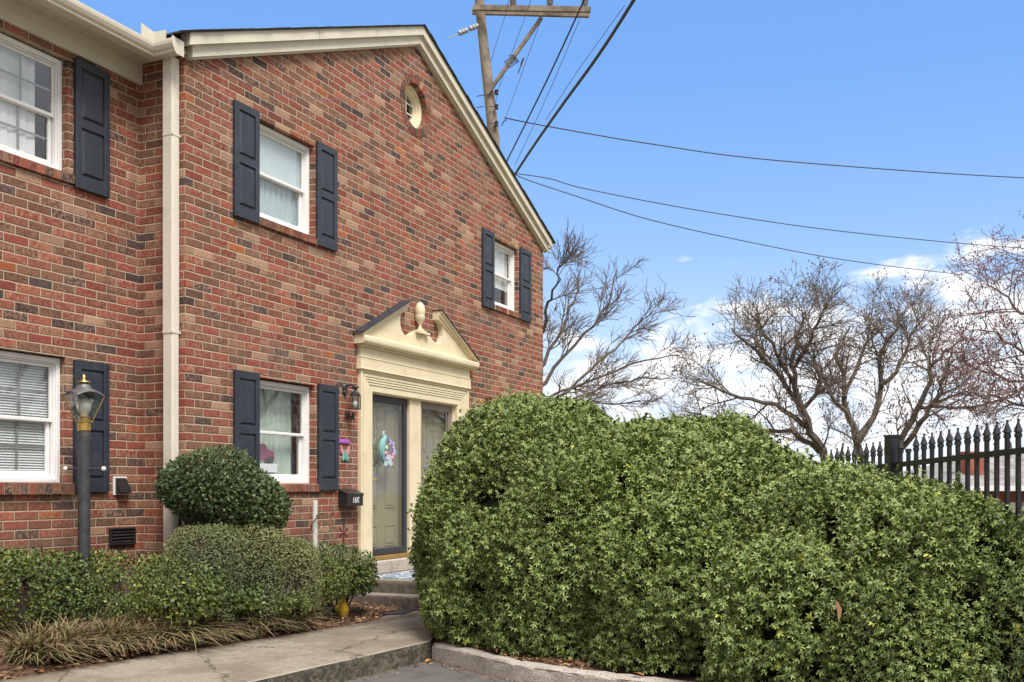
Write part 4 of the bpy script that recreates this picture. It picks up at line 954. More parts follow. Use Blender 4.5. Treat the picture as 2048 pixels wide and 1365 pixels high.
# ------------------------------------------------------------------ planting
def up_to(px, py_top, d): return P(px, py_top, d).z
def blob(px, d, hw, ztop, zbot, rf_, k=1.0):
    c = P(px, HY, d); return ((c.x, c.y, (ztop+zbot)/2), (rf_, hw*d/F, (ztop-zbot)/2))
hedge = thing('holly_hedge', tuple(P(1400, 1300, 8.5)), 'huge rounded clipped holly hedge rising from the kerbed bed right of the walk', 'hedge')
HB = [blob(1075, 9.80, 235, 2.33, -.4, 1.25), blob(1035, 9.3, 185, 1.75, -.35, .85), blob(1175, 9.15, 225, 2.06, -.5, 1.25), blob(1330, 9.9, 230, 2.14, -.4, 1.0), blob(1470, 9.7, 105, 2.12, .0, .65), blob(1300, 9.0, 260, 1.98, -.5, 1.25),
      blob(1490, 8.5, 255, 1.84, -.5, 1.2), blob(1640, 7.8, 230, 1.66, -.5, 1.1), blob(1785, 7.1, 210, 1.55, -.5, 1.0), blob(1895, 6.6, 190, 1.41, -.5, 1.0), blob(2030, 6.2, 170, 1.28, -.4, .95),
      blob(1420, 8.0, 240, 1.45, -.4, .85), blob(1640, 7.1, 240, 1.25, -.4, .80), blob(1860, 6.3, 200, 1.05, -.4, .80), blob(2200, 6.0, 160, 1.15, -.3, .8)]
hp, hn = blob_points(HB, 3900, jit=.20, gap=.46, lump=.085, zmin=.17, freq=6)
st_ = (rng.random(len(hp)) < .10)*rng.random(len(hp))**2*.07; hp = hp+(hn+np.array([0,0,.5]))*st_[:, None]          # stray shoots
blob_body(HB, .83, 'branches', simple('hedge_inner', (.012,.016,.007), 1, .5, 20, spec=.05), hedge)  # dark solid stand-in for branches; shade between leaves put into its colour
leafset('foliage', hp, hn, .050, (HOLLY_V, HOLLY_F, HOLLY_E), (.022,.065,.014), (.46,.53,.165), hedge, yellow=.012, spread=.85, njit=.65, nup=.95, outw=.85)
b = MB(); q = P(1668, 1225, 5.9); b.add([q+Vector((.0,0,.05)), q+Vector((.012,-.01,.02)), q+Vector((.006,-.012,-.03)), q+Vector((-.006,0,-.065)), q+Vector((-.014,0,-.02)), q+Vector((-.008,0,.03))], [(0,1,2,3,4,5)])
BROWNLEAF = q

def shrub(name, label, blobs, dens, size, tpl, base, edge, body, m=None, **kw):
    c = blobs[0][0]; t = thing(name, (c[0], c[1], .2), label, 'shrub')
    p, nn = blob_points(blobs, dens, **{k: v for k, v in kw.items() if k in ('jit', 'gap', 'lump', 'zmin', 'freq', 'nexp')})
    if body: blob_body(blobs, body, 'branches', simple(name+'_inner', (.030,.024,.015), 1, .5, 20), t)  # solid filling in place of branches, inner shade put into its dark colour
    leafset('foliage', p, nn, size, tpl, base, edge, t, m=m, yellow=kw.get('yellow', .02), ylw=kw.get('ylw', (.42,.38,.05)), upb=kw.get('upb', .25))
    return t
LT = (LEAF_V, LEAF_F, LEAF_E)
c = P(425, 975, 9.15); c2 = P(505, 1000, 9.4)
t = shrub('round_shrub', 'rounded dark green shrub at the corner below the ground floor gable window', [((c.x, c.y, 1.475), (.36, .46, .345)), ((c2.x, c2.y, 1.37), (.32, .33, .29))], 9000, .036, LT, (.055,.088,.028), (.24,.27,.13), .45, lump=.075, jit=.22, gap=2, zmin=.9, nexp=2.1, yellow=.012, ylw=(.2,.12,.06))
b = MB()
for k in range(9):
    a = k*.7; b.tube([(c.x+.04*math.cos(a), c.y+.04*math.sin(a), .18), (c.x+.12*math.cos(a), c.y+.12*math.sin(a), .7), (c.x+.3*math.cos(a), c.y+.25*math.sin(a), 1.2)], [.018,.012,.006], 5)
b.build('stem', M['bark'], t)
c = P(410, 1100, 8.95); c2 = P(570, 1130, 9.6); c3 = P(490, 1130, 9.25)
shrub('clipped_shrub', 'fine leaved clipped shrub sloping down between the round shrub and the low hedge', [((c.x, c.y, .68), (.33, .36, .53)), ((c3.x, c3.y, .66), (.30, .36, .49)), ((c2.x, c2.y, .62), (.30, .34, .40))], 15000, .020, LT, (.135,.165,.065), (.30,.31,.15), .84, m=M['leafm'], lump=.05, jit=.10, gap=.85, zmin=.36, nexp=3.2, yellow=.06, ylw=(.30,.2,.1))
def low(label, px, d, hw, zt_, rf_=.34, **k):
    bl = [blob(px_, d_, hw_, z_, .36, r_) for px_, d_, hw_, z_, r_ in zip(px, d, hw, zt_, rf_)]
    t = shrub('low_shrub', label, bl, 5200, .038, LT, (.078,.112,.028), (.30,.33,.11), 0, lump=.08, jit=.22, gap=.6, zmin=.31, nexp=2.9, yellow=.06, ylw=(.36,.33,.06), **k)
    b = MB()
    for (c, r) in bl:
        for k_ in range(16):
            a = random.uniform(0, 6.28); q = random.uniform(.5, 1); b.tube([(c[0]+.05*math.cos(a), c[1]+.05*math.sin(a), .18), (c[0]+r[0]*.5*q*math.cos(a), c[1]+r[0]*.5*q*math.sin(a), .42), (c[0]+r[0]*.95*q*math.cos(a+.3), c[1]+r[0]*.9*q*math.sin(a+.3), zt_[0]-random.uniform(.02,.2))], [.011,.008,.003], 4)
    b.build('stem', M['bark'], t); return t
low('low broad leaved shrub at the left end of the bed before the lamp post', (-90, 5, 85), (8.28, 8.36, 8.45), (110, 90, 105), (.94, .95, .97), (.38, .38, .37))
low('low broad leaved shrub in the middle of the bed, before the crawlspace vent', (205,285), (8.66,8.72), (100,90), (.95,.93), (.38,.37))
low('low broad leaved shrub growing in front of the fine clipped shrub', (375,455,540), (8.64,8.93,9.3), (80,75,75), (.84,.70,.58), (.26,.26,.26))
low('low broad leaved shrub at the end of the bed beside the steps', (678, 610), (10.5, 10.0), (82, 85), (.88, .76), (.36, .32))

# liriope border: arching strap leaves
def grassmesh(name, centres, nper, length, cols, parent=None, width=.006, arch=1.0):
    n = len(centres)*nper; base = np.repeat(np.array(centres, float), nper, axis=0)
    base[:, :2] += rng.normal(size=(n, 2))*.045
    az_ = rng.uniform(0, 2*math.pi, n); out = np.stack([np.cos(az_), np.sin(az_), np.zeros(n)], 1); out[:, 1] -= .30; out[:, 0] += .05
    Ln = length*rng.uniform(.6, 1.2, n)*np.repeat(rng.uniform(.75, 1.15, len(centres)), nper); lean = rng.uniform(.15, 1.0, n)*arch
    k = 6; V = []; bendx = rng.normal(size=(n, 2))*.10
    for i in range(k):
        t = i/(k-1); r = Ln*lean*t**1.5*.85; z = Ln*(t*(1.0-.15*lean) - (.18+.62*lean)*t*t)
        c = base+out*r[:, None]; c[:, 2] += z; c[:, :2] += bendx*(t*t)*Ln[:, None]/.3; wv = width*(1-t**2.5)+.0006
        sd = np.stack([-out[:, 1], out[:, 0], np.zeros(n)], 1)
        V.append(c-sd*wv); V.append(c+sd*wv)
    V = np.stack(V, 1).reshape(-1, 3); f = []
    q = np.array([[2*i, 2*i+1, 2*i+3, 2*i+2] for i in range(k-1)])
    idx = (q[None] + (np.arange(n)*2*k)[:, None, None]).reshape(-1)
    me = bpy.data.meshes.new(name); org = ORG.get(parent.name) if parent is not None else Vector((0,0,0))
    me.vertices.add(len(V)); me.vertices.foreach_set('co', (V-np.array(org)).astype(np.float32).ravel())
    me.loops.add(len(idx)); me.loops.foreach_set('vertex_index', idx.astype(np.int32))
    npoly = n*(k-1); me.polygons.add(npoly); me.polygons.foreach_set('loop_start', (np.arange(npoly)*4).astype(np.int32))
    me.update(calc_edges=True)
    cc = np.array(cols)[rng.integers(0, len(cols), n)]*rng.uniform(.7, 1.25, (n, 1))
    tip = np.array([.34, .23, .14]); C = np.repeat(cc[:, None], 2*k, 1); tt = (np.arange(2*k)//2/(k-1))[None, :, None]**1.5*rng.uniform(0, 1, (n, 1, 1))
    C = C*(1-tt)+tip*tt; C = np.concatenate([C, np.ones((n, 2*k, 1))], 2).astype(np.float32)
    at = me.attributes.new('Col', 'FLOAT_COLOR', 'POINT'); at.data.foreach_set('color', C.ravel())
    return setup(name, me, M['litter'], parent)
cen = []
for i in range(64):
    t = i/63; px = 40+t*555; py = 1328-t*76+random.uniform(-10, 6)
    q = PZ(px, py, .19); cen.append((q.x, q.y, .19))
for i in range(34): t = random.random(); q = PZ(60+t*520, 1290-t*58+random.uniform(-8, 8), .2); cen.append((q.x, q.y, .2))
tag(grassmesh('ornamental_grass', cen, 120, .42, [(.16,.17,.06), (.25,.18,.10), (.10,.14,.045), (.30,.22,.135), (.18,.19,.07), (.26,.16,.10), (.12,.15,.05)]), 'arching half dry strap leaved grass edging the bed along the walk', 'grass', kind='stuff')
q = PZ(715, 1228, .17); tf = thing('grass_tuft', tuple(q), 'small bright green grass tuft beside the rubber mat', 'plant')
grassmesh('blades', [tuple(q)], 45, .16, [(.08,.18,.05), (.11,.22,.07)], tf, .004, .35)
# yellow ornament
q = PZ(686, 1238, .17); yo = thing('yellow_ornament', tuple(q), 'yellow ribbed garden figure standing in the mulch under the end shrub', 'ornament')
b = MB(); pr = [(.001, 0)]
for i in range(15): h = .01+i*.0125; r = .022+.042*math.sin(min(1, h/.19)*math.pi*.92+.15); pr += [(r, h), (r*.84, h+.006)]
pr.append((.012, .21)); b.lathe(pr, (q.x, q.y, q.z), 14); b.build('body', M['yellow'], yo)
b = MB(); b.ball((q.x+.008, q.y, q.z+.305), (.026,.024,.034), 8); b.tube([(q.x, q.y, q.z+.20), (q.x-.01, q.y, q.z+.24), (q.x+.008, q.y, q.z+.29)], [.02,.016,.018], 8); b.tube([(q.x, q.y-.01, q.z+.245), (q.x-.022, q.y+.03, q.z+.225)], [.014,.006], 6); b.build('head', M['yellow'], yo, smooth=True)
b = MB(); b.ball((q.x-.035, q.y+.04, q.z+.10), (.022,.026,.045), 8); b.build('wing', M['yellow'], yo, smooth=True)
q = PZ(612, 1228, .18); bo = thing('blue_flower_ornament', tuple(q), 'small blue flower ornament low in the bed between leaves', 'ornament')
b = MB()
for k in range(6):
    a = k*math.pi/3; b.ball((q.x+.028*math.cos(a), q.y-.01, q.z+.12+.028*math.sin(a)), (.02,.008,.02), 6)
b.build('petals', M['bluep'], bo, smooth=True); MB().tube([q, (q.x, q.y, q.z+.12)], .004, 5).build('stem', M['wireg'], bo)
# small leafy plant by it
pl = thing('seedling_plant', tuple(PZ(640, 1236, .18)), 'small pale leaved plant sprouting beside the blue flower ornament', 'plant')
q = PZ(640, 1232, .2); n = 60; pts_ = np.array([q.x, q.y, .22])+rng.normal(size=(n, 3))*np.array([.07,.07,.035]); leafset('foliage', pts_, np.tile([0,0,1.], (n,1)), .07, LT, (.09,.15,.06), (.2,.28,.14), pl)

# leaf litter on the beds
n = 2600; xs_ = rng.uniform(-3, 2.3, n); ed_ = np.array([lerp_poly(be, x) for x in xs_]); vv_ = rng.random(n)**1.6
ys_ = ed_+.02+vv_*1.0; zz = .165+.09*np.clip((ys_-ed_)/1.2, 0, 1)+.012
p_a = np.stack([xs_, ys_, zz], 1)
i2 = rng.integers(0, 6, 1500); kf_ = np.array(([(2.0,-1.6),(1.0,-2.05)]+kerb_front)[:8]); f_ = rng.random(1500)[:, None]
p_b = kf_[i2]*(1-f_)+kf_[i2+1]*f_; off = rng.random(1500)*.45+.14; p_b = np.concatenate([p_b+np.stack([off, off*.35], 1), np.full((1500, 1), .158)], 1)
kf3 = np.array(kerb_front[:8]); i3 = rng.integers(0, 7, 900); f3 = rng.random(900)[:, None]; p_c = kf3[i3]*(1-f3)+kf3[i3+1]*f3; o3 = -.02-rng.random(900)**2*.22
p_c = np.concatenate([p_c+np.stack([o3, o3*.45], 1), np.full((900, 1), .010)], 1); i4 = 350; x4 = rng.uniform(-2.2, .4, i4); p_d = np.stack([x4, -2.37+(.42-x4)*.098-.02-rng.random(i4)**2*.16, np.full(i4, .010)], 1)
pts_ = np.concatenate([p_a, p_b, p_c, p_d]); n = len(pts_); szf = np.concatenate([np.ones(len(p_a)+len(p_b)), np.full(len(p_c)+len(p_d), .45)])
Lr = rng.normal(size=(n, 3))*np.array([1,1,.25]); Nr = np.tile([0,0,1.], (n,1))+rng.normal(size=(n,3))*.35
pal = np.array([(.20,.10,.055),(.30,.17,.09),(.12,.06,.04),(.40,.25,.14),(.24,.13,.07)])
tag(inst('leaf_litter', LEAF_V, LEAF_F, pts_, Lr, Nr, rng.uniform(.02,.06,n)*szf, pal[rng.integers(0,5,n)]*rng.uniform(.6,1.2,(n,1)), M['litter']), 'brown leaf and bark litter over the planting beds', 'leaf litter', kind='stuff')
# single dead leaves on the asphalt, one caught in the hedge
DL_V = [(0,0,0),(-.16,.2,.05),(-.24,.5,.12),(-.14,.8,.08),(0,1,.0),(.14,.8,.05),(.22,.5,.10),(.15,.2,.04),(0,.5,-.02)]
DL_F = [(8,i,(i+1)%8) for i in range(8)]
spots = [(862,1303,.07,.5),(876,1310,.085,2.2),(884,1322,.06,1.1),(902,1318,.09,-.4),(852,1325,.10,.1),(835,1333,.06,2.8),(925,1342,.05,1.9),(958,1330,.05,.8),(1290,1352,.10,1.4),(990,1345,.045,2.0)]
lab = ['curled tan leaf standing against the kerb corner','broad pale tan leaf just beside the kerb corner','small tan leaf below the broad pale one by the kerb','long orange tan leaf lying right of the kerb corner cluster','largest orange leaf flat on the asphalt left of the cluster','dull brown leaf farthest left on the asphalt','small brown leaf on the asphalt below the stone kerb','small leaf tight under the stone kerb face','brown leaf on the kerb top below the hedge','tiny leaf on the asphalt before the stone kerb']
for (px, py, s_, a), lb in zip(spots, lab):
    q = PZ(px, py, .012 if px < 1200 else .165)
    o = inst('dead_leaf', DL_V, DL_F, np.array([[0,0,0.]]), np.array([[math.cos(a), math.sin(a), .15]]), np.array([[.1,.1,1.]]), np.array([s_]), np.array([pal[3]*random.uniform(.8,1.2)*np.array([1.1,.8,.6])]), M['litter'])
    o.location = q; tag(o, lb, 'leaf', 'dead leaves lying by the kerb')
o = inst('dead_leaf', DL_V, DL_F, np.array([[0,0,0.]]), np.array([[.12,-.10,-1.]]), np.array([[-.3,-1,.1]]), np.array([.13]), np.array([[.33,.17,.10]]), M['litter'])
o.location = P(1672, 1200, 6.12); tag(o, 'long brown leaf hanging caught in the front of the holly hedge', 'leaf')

# ------------------------------------------------------------------ fence
def fence_at(px, top):                        # distance along the fence line by pixel
    t = (px-1640)/(2035-1640); return 8.9-t*2.7
A0, A1 = P(1620, 0, 9.1), P(2035, 0, 6.1); A0.z = A1.z = 0; dvec = (A1-A0); Ltot = dvec.length; dvec.normalize(); nv_ = Vector((-dvec.y, dvec.x, 0))
FN = thing('picket_fence', tuple(A0), 'black metal picket fence with spear tops behind the hedge', 'fence')
def frame_pt(s): p = A0+dvec*s; return p
def base_z(s): return 1.815+.105*s/Ltot
b = MB(); s_post = None
# post where it projects at px 1797
for i in range(400):
    s = i*.01; p = frame_pt(s); X = (p.x-CAM[0])*SN-(p.y-CAM[1])*CS; d = (p.x-CAM[0])*CS+(p.y-CAM[1])*SN
    if CX+F*X/d > 1786 and s_post is None: s_post = s
def obox(b, p, hl, hw, z0, z1, d=dvec, n_=nv_):
    q = [p+d*hl+n_*hw, p-d*hl+n_*hw, p-d*hl-n_*hw, p+d*hl-n_*hw]
    b.add([(v.x, v.y, z0) for v in q]+[(v.x, v.y, z1) for v in q], [(3,2,1,0),(4,5,6,7),(0,1,5,4),(1,2,6,5),(2,3,7,6),(3,0,4,7)])
pt = MB(); pp_ = frame_pt(s_post); obox(pt, pp_, .046, .046, .3, base_z(s_post)+.005); obox(pt, pp_, .051, .051, base_z(s_post)+.005, base_z(s_post)+.02); pt.build('post', M['fence'], FN)
for zoff in (-.205, -1.05):
    b = MB(); P0 = frame_pt(-.6); P1 = frame_pt(Ltot+2.4)
    q0, q1 = [], []
    for pnt, q, s in ((P0, q0, -.6), (P1, q1, Ltot+2.4)):
        zc_ = base_z(s)+zoff
        for a, c in ((-.016,-.018),(.016,-.018),(.016,.018),(-.016,.018)): q.append((pnt.x+nv_.x*a, pnt.y+nv_.y*a, zc_+c))
    b.add(q0+q1, [(0,1,2,3),(7,6,5,4)]+[(i, (i+4), (i+1)%4+4, (i+1)%4) for i in range(4)]); b.build('rail', M['fence'], FN)
s = s_post-.118*10; i = 0
while s < Ltot+1.6:
    if abs(s-s_post) > .06 and s > -.5:
        p = frame_pt(s); zt_ = base_z(s)-.035; b = MB(); p = p+nv_*random.gauss(0,.0015); zt_ += random.gauss(0,.002); obox(b, p, .0115, .0115, .72, zt_-.062); obox(b, p, .0155, .0155, zt_-.085, zt_-.06)
        pk = b.build('picket', M['fence'], FN)
        if abs(s-s_post-.118*2) > .03:
            b = MB()
            for z0, h0, z1, h1 in ((-.062,.010,-.050,.016),(-.050,.019,.005,.005),(.005,.005,.016,.004),(.016,.006,.026,.006)):
                a = [p+dvec*(h0*e)+nv_*(h0*f) for e, f in ((1,1),(-1,1),(-1,-1),(1,-1))]; c = [p+dvec*(h1*e)+nv_*(h1*f) for e, f in ((1,1),(-1,1),(-1,-1),(1,-1))]
                b.add([(v.x,v.y,zt_+z0) for v in a]+[(v.x,v.y,zt_+z1) for v in c], [(3,2,1,0),(4,5,6,7),(0,1,5,4),(1,2,6,5),(2,3,7,6),(3,0,4,7)])
            b.build('spear_tip', M['fence'], pk)
    s += .108

# ------------------------------------------------------------------ pole and wires
pb = P(1010, HY, 27); ax = (P(955, HY, 27)-pb).normalized()
PO = thing('utility_pole', (P(1002,0,27).x, P(1002,0,27).y, -.5), 'weathered wooden utility pole with double crossarm rising behind the gable', 'utility pole')
MB().tube([P(1008, 980, 27), P(988, 280, 27), P(961, 30, 27), P(955, -60, 27)], [.19,.15,.125,.12], 12).build('pole', M['wood'], PO, smooth=True)
def beam(b, p0, p1, w_, h_):
    d = (p1-p0).normalized(); n_ = d.cross(Vector((0,0,1))).normalized(); u_ = n_.cross(d)
    vs = [p+n_*(a*w_)+u_*(c*h_) for p in (p0, p1) for a, c in ((-1,-1),(1,-1),(1,1),(-1,1))]
    b.add(vs, [(3,2,1,0),(4,5,6,7),(0,1,5,4),(1,2,6,5),(2,3,7,6),(3,0,4,7)])
for (l, r, d) in ((P(947, 16, 26.75), P(1181, 20, 25.9), 0), (P(945, 24, 27.15), P(1178, 30, 26.3), 0)):
    b = MB(); beam(b, l, r, .05, .065); b.build('crossarm', M['wood'], PO)
b = MB(); beam(b, P(975, 188, 26.8), P(1083, 36, 26.4), .03, .045); b.build('brace', M['wood'], PO)
for px in (1026, 1100, 1170):
    q = P(px, 12, 26.5); b = MB(); b.lathe([(.03,0),(.05,.02),(.085,.035),(.06,.06),(.09,.08),(.06,.105),(.09,.125),(.06,.15),(.07,.17),(.07,.22),(.03,.28)], q, 12); b.build('insulator', M['porc'], PO, smooth=True)
for py in (185, 214, 248):
    q = P(993, py, 26.8); b = MB(); b.tube([q+Vector((-.1,.15,0)), q], .012, 5); b.lathe([(.02,-.07),(.05,-.06),(.05,-.02),(.03,0),(.05,.02),(.05,.06),(.02,.07)], q, 10); b.build('spool_bracket', M['wire'], PO)
for py in (190, 213, 240):
    q = P(971 if py < 200 else 967, py, 26.9); MB().tube([q, P(953, py+3, 26.9)], .012, 5).build('bolt', M['wire'], PO)
st_ = MB(); a, c = P(960, 50, 26.9), P(895, 77, 26.2)
st_.tube([a, a.lerp(c, .2), c], .014, 5)
for i in range(6):
    m_ = a.lerp(c, .12+.09*i+(0.06 if i > 2 else 0)); dd = (c-a).normalized(); st_.tube([m_-dd*.03, m_+dd*.03], [.075, .055], 8)
st_.build('strain_insulator', M['porc'], PO)
b = MB()
for k in range(5): q = P(1018+k*2.4, 112+3*k, 26.4); b.tube([q, q+Vector((.12,-.1,.05)), P(1008+k*2.2, 125+3*k, 26.4)], .012, 4)
b.build('clamp_hardware', M['wire'], PO)
def wire(pts_, r, label, m='wire', group='wires running from the pole'):
    b = MB(); V = [P(*p) for p in pts_]
    # smooth the polyline
    out = []
    for i in range(len(V)-1):
        p0 = V[max(i-1, 0)]; p1_ = V[i]; p2 = V[i+1]; p3 = V[min(i+2, len(V)-1)]
        for k in range(8):
            t = k/8; out.append(.5*((2*p1_)+(-p0+p2)*t+(2*p0-5*p1_+4*p2-p3)*t*t+(-p0+3*p1_-3*p2+p3)*t**3))
    out.append(V[-1]); b.tube(out, r, 6)
    return tag(b.build('power_line', M[m], smooth=True), label, 'power line', group)
wire([(1018,368,31),(1062,300,28),(1125,210,24.5),(1196,112,21.5),(1268,0,19),(1420,-250,15.5)], .037, 'thickest black bundled cable sweeping up from the gable edge to the top of the picture')
wire([(1006,338,30),(1050,250,27.5),(1100,148,25.5),(1165,8,23.3),(1230,-130,21)], .021, 'medium black cable crossing the right end of the crossarm')
wire([(1030,330,30),(1075,235,28),(1115,145,26.5),(1160,38,25)], .008, 'thin grey wire dropping from the right end of the crossarm', 'wireg')
wire([(1092,240,28),(1150,150,26),(1200,80,24.5),(1250,10,23)], .008, 'thin grey wire beside the thickest cable', 'wireg')
wire([(978,140,27.5),(990,95,27),(1010,32,26.5),(1020,-10,26)], .007, 'thin wire between the pole and the first insulator', 'wireg')
wire([(985,235,27.5),(1000,170,27),(1030,90,26.6),(1062,0,26)], .007, 'thin wire passing behind the diagonal brace', 'wireg')
wire([(1009,243,27.2),(1030,185,27),(1055,115,26.8),(1088,25,26)], .007, 'thin wire running from the brace end down to the short hooked lead', 'wireg')
wire([(1041,130,26.5),(1047,116,26.5),(1046,122,26.5),(1036,147,26.5)], .014, 'short dark splice hanging right of the brace')
wire([(1003,252,27.2),(1008,243,27.2),(1013,240,27.2)], .014, 'short dark hooked lead below the brace')
wire([(1008,236,28),(1100,254,28),(1300,288,29),(1560,322,30),(2048,356,33),(2400,362,36)], .016, 'highest dark wire running right across the blue sky')
wire([(1028,347,30),(1100,358,30),(1180,380,30),(1420,425,31),(1700,465,33),(2048,497,36),(2400,515,40)], .014, 'middle dark wire crossing the sky below the highest one')
wire([(1020,345,28),(1060,362,28),(1150,392,28),(1300,440,29),(1500,485,31),(1700,522,33),(1925,550,38)], .013, 'lowest dark wire ending over the bare trees')

b = MB(); ca = [PY(px, py, -.14) for px, py in ((379,116),(440,145),(520,178),(600,198),(690,200),(750,183),(800,152),(836,118))]
b.tube(ca, .004, 5); tag(b.build('cable', M['wireg'], smooth=True), 'thin grey cable sagging in front of the gable brick below the rake', 'cable')
# ------------------------------------------------------------------ bare trees
class Tree:
    def __init__(s, seed): s.r = random.Random(seed); s.big = MB(); s.small = MB(); s.tips = []; s.n = 0
    def path(s, p, d, L, r0, r1, k, wander, grav=0.0):
        pts_ = [p]; d = d.normalized()
        for i in range(k):
            d = (d+Vector((s.r.gauss(0,1), s.r.gauss(0,1), s.r.gauss(0,1)))*wander+Vector((0,0,grav))).normalized(); pts_.append(pts_[-1]+d*(L/k))
        return pts_, [r0+(r1-r0)*i/k for i in range(k+1)], d
    def limb(s, pts_, r0, r1, lvl, dens=1.0):
        rad = [r0+(r1-r0)*i/(len(pts_)-1) for i in range(len(pts_))]
        (s.big if r0 > .03 else s.small).tube(pts_, rad, 7 if r0 > .06 else (5 if r0 > .03 else 3), cap=False)
        s.kids(pts_, rad, lvl, dens)
    def kids(s, pts_, rad, lvl, dens):
        if lvl <= 0: s.tips.append(pts_[-1]); return
        L = sum((b-a).length for a, b in zip(pts_, pts_[1:]))
        nk = max(2, int(s.cfg[lvl][0]*dens*s.r.uniform(.8, 1.2)))
        for i in range(nk):
            t = s.r.uniform(s.cfg[lvl][3], 1)*(len(pts_)-1); j = min(int(t), len(pts_)-2); f = t-j
            p = pts_[j].lerp(pts_[j+1], f); d = (pts_[j+1]-pts_[j]).normalized()
            per = Vector((s.r.gauss(0,1), s.r.gauss(0,1), s.r.gauss(0,1)+.1)); per = (per-d*per.dot(d)).normalized()
            sp = s.cfg[lvl][2]; nd = (d*(1-sp*.35)+per*sp*s.r.uniform(.7,1.2)+Vector((0,0,s.up))).normalized()
            l = s.cfg[lvl][1]*s.r.uniform(.55, 1.2)*(1-.35*t/(len(pts_)-1))
            r = max(.0055, min(rad[j]*.6, s.cfg[lvl][4]))
            q, rr, _ = s.path(p, nd, l, r, max(.004, r*.35), 4, .16, s.grav)
            (s.big if r > .03 else s.small).tube(q, rr, 5 if r > .03 else 3, cap=False)
            s.kids(q, rr, lvl-1, 1)
KY = 1.0
def limbs(t, ls, d, lvl):
    for pts_, w0, w1 in ls:
        V = []; z = t.r.uniform(-.9, .9); base = None
        for i, (px, py) in enumerate(pts_):
            V.append(P(px, 905-(905-py)*KY, d+z*1.6*i/max(1, len(pts_)-1)))
        out = []
        for i in range(len(V)-1):
            p0 = V[max(i-1, 0)]; p1_ = V[i]; p2 = V[i+1]; p3 = V[min(i+2, len(V)-1)]
            for k in range(3):
                u = k/3; out.append(.5*((2*p1_)+(-p0+p2)*u+(2*p0-5*p1_+4*p2-p3)*u*u+(-p0+3*p1_-3*p2+p3)*u**3)+Vector((t.r.gauss(0,.03), t.r.gauss(0,.03), t.r.gauss(0,.03))))
        out.append(V[-1]); t.limb(out, w0*d/F*.40, w1*d/F*.40, lvl)
def buds(t, m, name, parent, n, size, frac=1):
    tips = [p for p in t.tips if t.r.random() < frac][:n]
    if not tips: return
    a = np.array([tuple(p) for p in tips]); k = len(a)
    a = np.repeat(a, 2, 0)+rng.normal(size=(2*k, 3))*.05
    b = MB()
    for p in a:
        v = Vector(p); s_ = size*random.uniform(.6, 1.3); b.add([v+Vector((s_,0,0)), v+Vector((-s_*.5,s_*.8,0)), v+Vector((-s_*.5,-s_*.8,0)), v+Vector((0,0,s_*1.6)), v-Vector((0,0,s_*1.2))], [(0,1,3),(1,2,3),(2,0,3),(1,0,4),(2,1,4),(0,2,4)])
    tag(b.build(name, m, parent), kind='stuff')
def finish(t, name, label, loc, m1, m2, budm=None, nb=0, bs=.03, bname='seed_pods'):
    T = thing(name, tuple(loc), label, 'tree', 'bare trees beyond the fence')
    t.big.build('trunk', m1, T, smooth=True); t.small.build('crown', m2, T)
    if budm: buds(t, budm, bname, T, nb, bs, .5)
    return T
KY = .92
# central tree, three stems
t = Tree(3); t.up = .03; t.grav = .02; t.cfg = {3: (12, 1.25, .75, .12, .030), 2: (8, .75, .8, .1, .012), 1: (5, .42, .85, .1, .0055)}
limbs(t, [([(1665,1010),(1640,900),(1612,840),(1592,760),(1588,690),(1600,630),(1612,600)], 24, 4),
          ([(1612,850),(1570,815),(1500,790),(1440,770),(1395,745)], 15, 3),
          ([(1600,800),(1560,740),(1520,700),(1478,655),(1462,635)], 14, 3),
          ([(1592,770),(1555,690),(1530,640),(1505,610)], 12, 3),
          ([(1590,720),(1620,660),(1640,610),(1655,590)], 11, 3),
          ([(1640,905),(1580,860),(1500,855),(1420,830),(1370,815)], 14, 3),
          ([(1600,820),(1640,760),(1625,700),(1650,650)], 12, 3)], 24, 3)
finish(t, 'bare_tree', 'spreading bare winter tree with low limbs left of the fence post', P(1665, 1060, 24), M['bark'], M['twig'], M['seed'], 500, .020)
t = Tree(5); t.up = .05; t.grav = .02; t.cfg = {3: (11, 1.25, .7, .12, .030), 2: (8, .75, .8, .1, .012), 1: (5, .42, .85, .1, .0055)}
limbs(t, [([(1730,1010),(1722,905),(1705,850),(1690,800),(1686,740),(1672,690),(1690,660),(1700,630)], 22, 4),
          ([(1712,880),(1745,830),(1765,760),(1762,700),(1785,650),(1800,620),(1805,600)], 17, 4),
          ([(1765,760),(1800,710),(1822,650),(1850,610)], 12, 3),
          ([(1700,830),(1660,770),(1640,720),(1600,690)], 13, 3),
          ([(1690,790),(1720,700),(1735,640),(1740,600)], 11, 3)], 26, 3)
finish(t, 'bare_tree', 'tall bare winter tree with forked stem directly behind the fence post', P(1735, 1060, 26), M['bark'], M['twig'], M['seed'], 400, .020)
t = Tree(8); t.up = .04; t.grav = .015; t.cfg = {3: (9, 1.1, .7, .15, .028), 2: (7, .7, .8, .1, .012), 1: (5, .42, .85, .1, .0055)}
limbs(t, [([(1770,1000),(1785,915),(1822,840),(1850,770),(1872,710),(1900,680),(1935,655)], 20, 4),
          ([(1795,910),(1840,850),(1870,790),(1890,740),(1905,690)], 16, 4),
          ([(1835,815),(1860,805),(1930,808),(1990,800),(2040,780)], 11, 3),
          ([(1860,740),(1850,690),(1830,640)], 9, 3)], 22, 3)
finish(t, 'bare_tree', 'leaning bare winter tree reaching right over the pickets', P(1765, 1050, 22), M['bark'], M['twig'], M['seed'], 400, .020)
KY = .90
